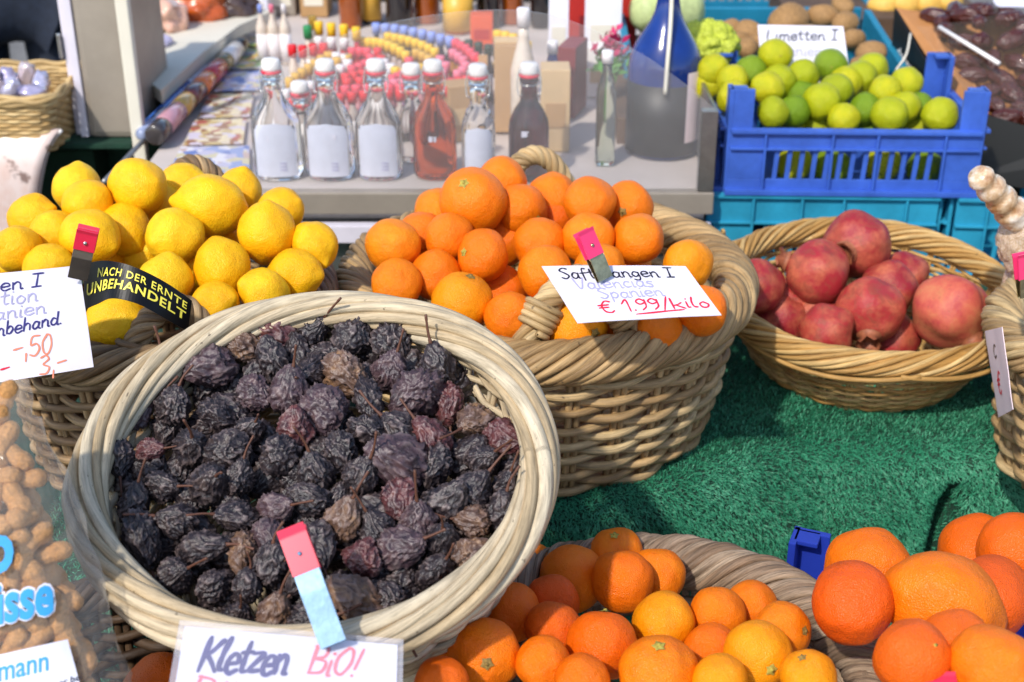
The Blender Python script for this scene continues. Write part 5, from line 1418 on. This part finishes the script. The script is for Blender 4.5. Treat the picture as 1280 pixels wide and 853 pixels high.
for k, (px, w_, ht, Y, c_) in enumerate([(640, 16, .13, 2.40, 'kraft_pale'), (604, 12, .10, 2.46, 'kraft')]):
    pbox('kraft_board', ['tall pale kraft board behind the cream bottle', 'short kraft board by the dark green miniatures'][k], 'board', px-w_/2, px+w_/2, 62+k*10, 200, Y, .012, M[c_], tilt=-.25)
for k, (px, Y, cc, lb) in enumerate([(318, 3.25, 'paleglass', 'grey carton at the back of the case, leftmost'), (352, 3.32, 'steel_dull', 'dull grey carton at the back of the case, second from the left'), (392, 3.30, 'kraft', 'brown carton at the back of the case, third from the left')]):
    pbox('back_carton', lb, 'carton', px-17, px+17, -14-6*k, 40, Y, .10, M[cc], parts=face(M['cream']), group='cartons at the back of the case')
# flat printed cards on the case floor
def vor(name, cols, scale):
    t = NT(name); v = t.new('ShaderNodeTexVoronoi'); v.inputs['Scale'].default_value = scale; t.link(t.obj(), v.inputs['Vector'])
    sx = t.new('ShaderNodeSeparateColor'); t.link(v.outputs['Color'], sx.inputs[0])
    t.color(t.ramp(sx.outputs[0], [(i/len(cols), lin(c)) for i, c in enumerate(cols)], 'CONSTANT')); t.setp(Roughness=.5); return t.m
PV = [vor('print_warm', ['c8b078', 'e2d2a8', '9a6a44', 'd8c8b0', 'b05a48', 'cfc4d0'], 60), vor('print_cool', ['b8b4cc', '8e9cc8', 'd8d4dc', 'c0a8a0', '6c7cb4', 'cabf9a'], 50), vor('print_mixed', ['c0b8a8', '7f9c5a', 'd4b454', 'b9b4c4', 'c86a5a', '8c94a8'], 55)]
flat = [([(262,120),(318,118),(312,146),(248,148)], 0, 'cream printed card lying left of the front bottles'),
 ([(243,152),(308,150),(304,180),(230,182)], 0, 'tan framed card below the cream one'),
 ([(226,186),(312,184),(312,232),(205,232)], 1, 'greyish printed card behind the lemon handle'),
 ([(300,64),(338,62),(334,86),(288,88)], 2, 'green and yellow printed card near the tube end'),
 ([(284,92),(330,90),(324,113),(268,115)], 1, 'bluish printed card in the middle of the left strip'),
 ([(318,40),(346,40),(340,58),(308,58)], 2, 'small printed card behind the three small bottles')]
for pts, mi, lb in flat:
    P = [PZ(x, y, FZ+.004) for x, y in pts]; c = sum(P, Vector())/4
    o = quad_slab('printed_card', [p for p in P], .003, PV[mi], None); o.data.transform(Matrix.Translation(-c)); o.location = c
    props(o, lb, 'printed card', 'flat printed cards on the case floor')
# cream board, tube of coloured minis, packets
P = [PZ(x, y, FZ+.03) for x, y in [(226,30),(345,26),(300,46),(256,80),(222,112),(203,130),(183,114),(181,94)]]; c = sum(P, Vector())/len(P)
o = quad_slab('cream_board', P, .025, M['cream'], None); o.data.transform(Matrix.Translation(-c)); o.location = c; props(o, 'cream painted board at the back left behind the white post', 'board')
a_, b_ = PZ(193, 170, FZ+.026), PZ(303, 54, FZ+.026); L_ = (b_-a_).length; T_ = (b_-a_).normalized()
tube_root = empty('sample_tube', a_, label='long tube of coloured segments with a black cap lying at the left of the case', cat='tube')
cols = [('3a3434', .08), ('c8929c', .15), ('c9a246', .10), ('5c2420', .12), ('e87820', .11), ('c02228', .14), ('7c6a34', .08), ('e8e2dc', .14), ('20201f', .08)]
s = 0
for k, (cc, f) in enumerate(cols):
    mb = MB(); p0_, p1_ = T_*L_*s, T_*L_*(s+f*.985); rr_ = .0185 if k < 8 else .016
    q0 = np.array(p0_); q1 = np.array(p1_); e = np.array(T_)*.004
    mb.tube([q0, q0+e*.3, q0+e, (q0+q1)/2, q1-e, q1-e*.3, q1], [rr_*.7, rr_*.9, rr_, rr_, rr_, rr_*.9, rr_*.7], 18)
    mb.obj('segment' if k < 8 else 'end_cap', plain('segment_'+cc, cc, .2, .12, 40, coat=.5), tube_root); s += f
for k, (x0, y0, x1, y1, cc, lb) in enumerate([(186,158,236,106,'3a6cc0','blue wrapped stick lying beside the coloured tube'), (228,112,268,74,'c8ccd8','silver wrapped stick above the blue one'), (176,170,206,140,'8f9ab8','grey blue wrapped stick at the lower end of the tube')]):
    q0, q1 = PZ(x0, y0, FZ+.016), PZ(x1, y1, FZ+.016); mb = MB(); e = np.array((q1-q0))
    mb.tube([(0, 0, 0), tuple(e*.04), tuple(e*.5), tuple(e*.96), tuple(e)], [.006, .012, .012, .012, .006], 10)
    o = mb.obj('wrapped_stick', plain('wrap_'+cc, cc, .25, .35, 40, coat=.4)); o.location = q0; props(o, lb, 'wrapped stick', 'wrapped sticks by the tube')
for k, (px, py, Y, r, cc, lb) in enumerate([(252,12,3.05,.055,'b8541c','orange brown bag of sweets at the top left of the cream board'), (296,8,3.1,.05,'4c3a34','dark wrapped bag right of the orange bag'), (208,20,2.95,.05,'d8a890','pale pink wrapped bag left of the orange bag'),
    (190,60,2.80,.04,'b8b0c8','lilac foil bag behind the white post'), (188,88,2.72,.035,'d0c4cc','white foil bag low behind the white post'), (195,6,3.0,.04,'26262e','black foil bag at the top behind the post')]):
    bm_ = blob_mesh('sweet_bag', 40+k, (1.2, .9, .75), .35, 1.6, 4, .12); bm_.materials.append(plain('foil_'+cc, cc, .25, .4, 22, coat=.5)); p = PY(px, py, Y)
    put('sweet_bag', bm_, p, r, lb, 'bag', 'foil bags on the neighbouring table', (0, 0, k))
nb_ = boxes('side_table', [((-.78, 2.98, .435), (.30, .92, .86)), ((-.78, 2.98, .87), (.31, .93, .012))], M['turf']); props(nb_, 'dark green covered table behind the white post', 'table')

# ------------------------------------------------------------------ left edge: counter, basket of sweets, steel cabinet, post, person
ct = empty('side_counter', (-1.0, 2.55, 0), label='neighbouring counter with a printed curved front at the left', cat='counter')
CZ = .852
boxes('counter_top', [((.015, .02, CZ-.006), (.61, .46, .010))], M['turf'], ct, .002)
boxes('counter_body', [((-.03, .06, CZ/2-.02), (.50, .36, CZ-.045))], M['turf'], ct, .003)
t = NT('poster_print'); n1 = t.noise(7, 5, .6, None, .6); n2 = t.noise(19, 4, .65)
b_c = t.ramp(n1, [(.3, lin('d9b2a0')), (.5, lin('ecd9d2')), (.7, lin('e6c6b4'))]); b_c = t.mix(t.ramp(n2, [(.60, (0, 0, 0)), (.66, (.8, .8, .8))]), b_c, lin('6c4a40')); t.color(b_c); t.setp(Roughness=.35); M['poster'] = t.m
V = []; Fc = []; nu, nv = 16, 20
edge = bez([(76,163,0),(66,175,0),(57,195,0),(51,220,0),(46,255,0),(42,300,0)], 20)
for j in range(nv+1):
    x_, y_, _ = edge[int(j/nv*(len(edge)-1))]
    for i_ in range(nu+1):
        u = i_/nu; px = -140+(x_+140)*u; py = y_-4*(1-u); V.append((PY(px, py, 2.285-.03*math.sin(PI*u*.5)*math.sin(PI*j/nv))-ct.location)[:])
Fc = [(j*(nu+1)+i_, j*(nu+1)+i_+1, (j+1)*(nu+1)+i_+1, (j+1)*(nu+1)+i_) for j in range(nv) for i_ in range(nu)]
po = link('printed_front', mesh_np('printed_front', V, Fc), M['poster'], ct); sm_ = po.modifiers.new('thick', 'SOLIDIFY'); sm_.thickness = .004
mb = MB(); mb.tube([tuple(PY(x_+1, y_, 2.282)-ct.location) for x_, y_, _ in edge], .0035, 6); mb.obj('white_edging', M['white'], ct)
# straw tray basket
sb = empty('straw_basket', PY(30, 158, 2.38), label='light straw tray basket of wrapped sweets at the left edge', cat='basket'); sb.location.z = CZ+.001; sb.location.x = -1.00
def rrect(W, D, r, n):
    pts = []; 
    for cx, cy, a0 in ((W/2-r, D/2-r, 0), (-W/2+r, D/2-r, PI/2), (-W/2+r, -D/2+r, PI), (W/2-r, -D/2+r, 1.5*PI)):
        for k in range(6): a = a0+PI/2*k/5; pts.append((cx+r*math.cos(a), cy+r*math.sin(a)))
    pts.append(pts[0]); pts = np.array(pts); c = np.r_[0, np.cumsum(np.linalg.norm(np.diff(pts, axis=0), axis=1))]; s = np.linspace(0, c[-1], n, endpoint=False)
    return np.stack([np.interp(s, c, pts[:, 0]), np.interp(s, c, pts[:, 1])], -1), c[-1]
mb = MB(); n = 420
for k in range(13):
    f = 1+.05*k/13; xy, Lp = rrect(.40*f, .22*f, .03, n); nn_ = xy/np.linalg.norm(xy, axis=1, keepdims=True)
    w_ = .0026*np.cos(np.arange(n)/n*2*PI*35+PI*k); P = np.concatenate([xy+nn_*w_[:, None], np.full((n, 1), .006+k*.0068)], 1); mb.tube(P, .0034, 6, True, np.array([0, 0, 1.]))
for k in range(3):
    xy, Lp = rrect(.43, .24, .03, n); P = np.concatenate([xy*(1+.008*math.cos(k*2.1)), (.098+.006*math.sin(k*2.1)+.002*np.cos(np.arange(n)/n*2*PI*20+k*2))[:, None]], 1); mb.tube(P, .0055, 7, True, np.array([0, 0, 1.]))
mb.obj('wicker_body', M['w_light'], sb)
boxes('tray_base', [((0, 0, .004), (.38, .2, .006))], M['w_light'], sb)
SW = [blob_mesh('wrapped_sweet', 60+k, (1.3, .8, .7), .3, 2.2, 3, .2) for k in range(3)]
for k in range(3): SW[k].materials.append(plain('sweet_foil_%s' % 'abc'[k], ['c8c4dc', 'b8b0cc', 'dcc8c8'][k], .15, .4, 30, metal=.4, coat=.5))
for k in range(22):
    put('wrapped_sweet', SW[k % 3], sb.location+Vector((-.16+.032*(k % 11), -.055+.07*(k//11)+random.uniform(-.02, .02), .085+random.uniform(0, .02))), .022, f'foil wrapped sweet in the straw tray, {ordn(k % 11)} from the left in the {["front","back"][k//11]} row', 'sweet', 'foil wrapped sweets')
# steel cabinet
cb = empty('steel_cabinet', (-.718, 2.50, CZ), label='plain grey steel cabinet standing on the counter by the post', cat='cabinet')
boxes('cabinet_body', [((0, 0, .14), (.092, .26, .28))], M['steel_dull'], cb, .012)
boxes('side_frame', [((-.053, -.125, .14), (.014, .012, .276)), ((-.0675, -.11, .14), (.012, .010, .276))], M['steel_white'], cb, .002)
boxes('cabinet_lid', [((-.008, 0, .286), (.11, .27, .010))], M['steel_white'], cb, .002)
boxes('handle', [((-.078, -.12, .165), (.006, .008, .045))], M['chrome'], cb, .002)
ps = empty('white_post', (-.700, 2.50, 0), label='white painted square post at the left of the stall', cat='post')
ps.location = Vector((PY(164, 90, 2.33).x, 2.33, 0))
boxes('shaft', [((0, 0, 1.25), (.022, .022, 2.5))], M['cream'], ps, .003); boxes('foot_plate', [((0, 0, .006), (.10, .10, .012))], M['steel'], ps, .002)
# person behind the counter
def skin_obj(name, verts, edges, radii, mat, parent, root=0, sub=2):
    me = bpy.data.meshes.new(name); me.from_pydata([Vector(v) for v in verts], edges, []); o = link(name, me, mat, parent)
    m_ = o.modifiers.new('skin', 'SKIN'); m_.use_smooth_shade = True
    for k, r in enumerate(radii):
        sv_ = me.skin_vertices[0].data[k]; sv_.radius = (r, r) if not isinstance(r, tuple) else r; sv_.use_root = (k == root)
    s_ = o.modifiers.new('sub', 'SUBSURF'); s_.levels = sub; s_.render_levels = sub
    return o
pe = empty('person', (-1.30, 3.55, 0), (0, 0, .35), 'person in dark jeans and plum jacket standing behind the left counter', 'person')
bv = [(0,0,.95),(0,.01,1.15),(0,.02,1.36),(0,.01,1.47),(0,0,1.53),(0,-.01,1.62),(0,-.01,1.72),(-.18,.02,1.40),(-.24,.02,1.15),(-.20,-.14,.98),(-.17,-.20,.94),(.18,.02,1.40),(.24,.02,1.15),(.20,-.14,.98),(.17,-.20,.94),
      (-.10,0,.90),(-.11,-.02,.50),(-.12,.02,.09),(-.12,-.12,.04),(.10,0,.90),(.11,-.02,.50),(.12,.02,.09),(.12,-.12,.04)]
be = [(0,1),(1,2),(2,3),(3,4),(4,5),(5,6),(2,7),(7,8),(8,9),(9,10),(2,11),(11,12),(12,13),(13,14),(0,15),(15,16),(16,17),(17,18),(0,19),(19,20),(20,21),(21,22)]
brd = [.14,.125,.14,.06,.055,.085,.08,.055,.045,.035,.03,.055,.045,.035,.03,.085,.06,.045,.035,.085,.06,.045,.035]
skin_obj('body', bv, be, brd, M['skin'], pe)
def lower(vs, rs_, k): return [r*k for r in rs_]
jv = [bv[i] for i in (0,15,16,17,19,20,21)]; skin_obj('jeans', jv, [(0,1),(1,2),(2,3),(0,4),(4,5),(5,6)], [.155,.105,.08,.07,.105,.08,.07], M['denim'], pe)
tv = [(0,0,.90),(0,.01,1.15),(0,.02,1.36),(0,.01,1.45),(-.18,.02,1.41),(-.24,.02,1.15),(-.205,-.13,.99),(.18,.02,1.41),(.24,.02,1.15),(.205,-.13,.99)]
skin_obj('jacket', tv, [(0,1),(1,2),(2,3),(2,4),(4,5),(5,6),(2,7),(7,8),(8,9)], [.175,.15,.165,.075,.075,.06,.05,.075,.06,.05], M['jacket'], pe)
hv, hf = I4; hv2 = [(v[0]*.098, v[1]*.108+.015, v[2]*.095+1.73) for v in hv]; keep = [f for f in hf.tolist() if not all(hv[i][1] < -.25 and hv[i][2] < .45 for i in f)]
link('hair', mesh_np('hair', hv2, keep), M['hair'], pe)

# ------------------------------------------------------------------ bag of peanuts
def bag_hw(py): return float(np.interp(py, [470, 552, 598, 635, 690, 736, 810, 847, 960], [.047, .049, .065, .077, .084, .095, .106, .118, .120]))
def bag_th(py): return float(np.interp(py, [470, 500, 560, 640, 760, 900, 960], [.004, .014, .030, .040, .046, .044, .03]))
BD = 1.03; BX = -46
def bag_pt(py, a, off=0):
    hw = bag_hw(py); th = bag_th(py); c = PD(BX, py, BD+.04)
    ca, sa = math.cos(a), math.sin(a)
    return c + Rv*(math.copysign(abs(ca)**.75, ca)*(hw+off)) - Fv*(math.copysign(abs(sa)**.75, sa)*(th+off))
bgp = empty('peanut_bag', bag_pt(955, 0), label='clear plastic bag of peanuts with blue lettering at the left edge', cat='bag'); bgp.location = PD(BX, 955, BD+.04)
V = []; Fc = []; na, nr = 110, 150
for j in range(nr+1):
    py = 474+(955-474)*j/nr
    for k in range(na):
        p = bag_pt(py, 2*PI*k/na, .0115 if py > 520 else .004); q = mn.noise(p*22)*.0045+(1-abs(mn.noise(p*34+Vector((3, 0, 0))))*3)*.0022+mn.noise(p*90)*.001
        V.append((p-Fv*q*0+(p-PD(BX, py, BD+.04)).normalized()*q-bgp.location)[:])
Fc = [(j*na+k, j*na+(k+1) % na, (j+1)*na+(k+1) % na, (j+1)*na+k) for j in range(nr) for k in range(na)]
link('clear_film', mesh_np('clear_film', V, Fc), M['film'], bgp)
def peanut_mesh(seed):
    V, Fc = I4; V = V.copy(); z = V[:, 2]; r = (1-.20*np.exp(-((z-.02)/.28)**2))
    a = np.arctan2(V[:, 1], V[:, 0]); net = .022*np.cos(9*a)+.02*np.cos(14*z+seed)
    rr_ = 1+lumps(V, 1.2, .10, seed+70)+net
    return smooth(mesh_np('peanut', V*(rr_)[:, None]*np.stack([r*.60, r*.60, np.full_like(r, 1.06)], -1), Fc))
PN = [peanut_mesh(s) for s in range(5)]
for m_ in PN: m_.materials.append(M['peanut'])
V = []; Fc = []; na2, nr2 = 120, 150
for j in range(nr2+1):
    py = 496+(950-496)*j/nr2
    for k in range(na2):
        a = 2*PI*k/na2; p = bag_pt(py, a, -.016); c0 = PD(BX, py, BD+.04); d_p = mn.voronoi(p*62)[0]
        V.append((p+(p-c0).normalized()*(.009-.9*max(0, d_p[0])*.016))[:])
Fc = [(j*na2+k, j*na2+(k+1) % na2, (j+1)*na2+(k+1) % na2, (j+1)*na2+k) for j in range(nr2) for k in range(na2)]
pm_ = link('peanut_mass', mesh_np('peanut_mass', V, Fc), M['peanut']); props(pm_, 'packed peanuts deeper inside the clear bag', 'peanuts', None, 'stuff')
for layer, off in ((0, -.004), (1, -.021)):
    row = 0; py = 500+layer*10
    while py < 925:
        col = 0; hw = bag_hw(py)-layer*.006; x = -.062 + (row % 2)*.008
        while x < hw-.003:
            ca = min(.999, abs(x)/hw)**(1/.75); a = math.acos(math.copysign(ca, x)); p = bag_pt(py+random.uniform(-5, 5), a, off)
            ax = (Rv*random.gauss(0, 1)+Uv*random.gauss(0, 1)-Fv*random.gauss(0, .35)).normalized()
            o = put('peanut', PN[random.randrange(5)], p, random.uniform(.0140, .0168), f'peanut in the bag, {ordn(row)} row from the top, {ordn(col)} from the left' if not layer else f'peanut behind the front ones in the bag, {ordn(row)} row down, {ordn(col)} across', 'peanut', 'peanuts seen through the clear bag')
            o.rotation_mode = 'QUATERNION'; o.rotation_quaternion = Vector((0, 0, 1)).rotation_difference(ax)
            x += random.uniform(.0155, .0195)*(1+.3*layer); col += 1
        py += 24+8*layer; row += 1
pl_ = quad_slab('paper_backing', [bag_pt(500, PI/2, -.022), bag_pt(500, 0, -.03), bag_pt(940, 0, -.03), bag_pt(940, PI, -.03), bag_pt(500, PI, -.03)], .002, plain('bag_dark', '8a6238', .8, .3, 40), bgp) if False else None
def bag_face(rot, ox, oy):
    cr, sr = math.cos(rot), math.sin(rot)
    def f(u, v):
        px, py = ox+u*cr+v*sr*-1*0+v*math.sin(rot)*-0, oy-(v*cr)-u*sr
        x = (px-640)/F*(BD)-(BX-640)/F*(BD+.04); hw = bag_hw(py); th = bag_th(py)
        ca = min(.97, abs(x)/(hw+.012)); sa = (1-ca**(2/.75))**.375
        return PD(px, py, BD+.04-sa*(th+.0145)), -Fv
    return f
printed('nüsse', bag_face(math.radians(11), 68, 768), -112, 0, 0, 52, M['bag_blue'], bgp, 'printed_word', .0015, bold=.035)
printed('nüsse', bag_face(math.radians(11), 70, 768), -116, 0, -3, 55, M['bag_white'], bgp, 'word_outline', .0006, bold=.075)
printed('o', bag_face(math.radians(11), 18, 714), -38, 0, 0, 50, M['bag_blue'], bgp, 'printed_word', .0015, bold=.035)
bf_ = bag_face(0, 0, 0)
lp = [(-60, 832), (30, 812), (84, 799), (92, 830), (104, 875), (-60, 915)]
V = []; c4 = [Vector((-60, 832)), Vector((85, 799)), Vector((106, 875)), Vector((-60, 915))]
for j in range(13):
    for i_ in range(17):
        q = c4[0].lerp(c4[1], i_/16).lerp(c4[3].lerp(c4[2], i_/16), j/12); V.append((bf_(q.x, -q.y)[0]-Fv*.0008-bgp.location)[:])
link('white_patch', mesh_np('white_patch', V, [(17*j+i_, 17*j+i_+1, 17*j+i_+18, 17*j+i_+17) for j in range(12) for i_ in range(16)]), M['bag_white'], bgp)
printed('mann', bag_face(math.radians(13), 61, 838), -64, 0, 0, 19, M['bag_blue'], bgp, 'printed_word', .0014, bold=.01)
printed('er bei', bag_face(math.radians(16), 103, 849), -30, 0, 0, 8, M['ink_black'], bgp, 'printed_word', .0014)
ub = boxes('wooden_block', [((bgp.location.x, bgp.location.y, (BT+bgp.location.z-.02)/2), (.22, .12, bgp.location.z-.02-BT))], M['wood']); props(ub, 'wooden block under the bag of peanuts', 'block')
# ------------------------------------------------------------------ bag of sugared nuts at the right edge
nbq = empty('nut_bag', (.795, 1.665, TT+.005), label='cellophane bag of sugared nuts with a twisted neck at the right edge', cat='bag')
mb = MB(); P = bez([tuple(PY(1221, 217, 1.60)-nbq.location), tuple(PY(1243, 240, 1.61)-nbq.location), tuple(PY(1262, 262, 1.62)-nbq.location), tuple(PY(1276, 280, 1.63)-nbq.location)], 40)
R = np.interp(np.linspace(0, 1, len(P)), [0, .08, .5, .8, 1], [.012, .0165, .019, .020, .014])*(1+.14*np.sin(np.linspace(0, 30, len(P)))*rng.uniform(.3, 1, len(P)))
mb.tube(P, R, 16); t = NT('nut_cellophane'); nz = t.noise(38, 5, .65); t.color(t.ramp(nz, [(.35, lin('a87a50')), (.5, lin('d8b894')), (.62, lin('f0e2d4'))])); t.setp(Roughness=.16, Coat_Weight=.6); t.bump(nz, .6, .006); M['nutfilm'] = t.m
mb.obj('twisted_neck', M['nutfilm'], nbq)
bm_ = blob_mesh('nut_body', 91, (1, .9, 1.05), .10, 1.6, 5, .05)
for q in bm_.vertices:
    v = q.co; q.co = v*(1+.07*(1-min(1, abs(mn.noise(v*5))*3)))
o = link('nut_filled_body', bm_, M['nutfilm'], nbq); o.location = (PY(1290, 296, 1.64)-nbq.location); o.scale = (.042, .042, .05)
o2 = link('lower_body', blob_mesh('lower_body', 93, (1, .9, 1.2), .12, 1.8, 5, .06), M['nutfilm'], nbq); o2.location = (PY(1310, 360, 1.655)-nbq.location); o2.scale = (.06, .06, .07)

# ------------------------------------------------------------------ light
w = bpy.data.worlds.new('World'); scn.world = w; w.use_nodes = True
nt_ = w.node_tree; bgn = nt_.nodes['Background']; sk_ = nt_.nodes.new('ShaderNodeTexSky'); sk_.sky_type = 'NISHITA'; sk_.sun_disc = False
S_ = Vector((-.36, -.60, .72)).normalized()
sk_.sun_elevation = math.asin(S_.z); sk_.sun_rotation = math.atan2(S_.x, S_.y)
nt_.links.new(sk_.outputs[0], bgn.inputs[0]); bgn.inputs[1].default_value = .15
sl = bpy.data.lights.new('sun', 'SUN'); sl.energy = 2.45; sl.angle = math.radians(2); sl.color = (1, .95, .87)
so = bpy.data.objects.new('sun', sl); COL.objects.link(so); so.rotation_mode = 'QUATERNION'; so.rotation_quaternion = S_.to_track_quat('Z', 'Y'); so.location = (-3, -2, 5)
vs = scn.view_settings; vs.view_transform = 'Standard'; vs.look = 'None'; vs.exposure = .62; vs.gamma = 1
cy = scn.cycles; cy.use_denoising = True; cy.max_bounces = 10; cy.transmission_bounces = 8; cy.transparent_max_bounces = 16; cy.caustics_reflective = False; cy.caustics_refractive = False
cy.sample_clamp_indirect = 8
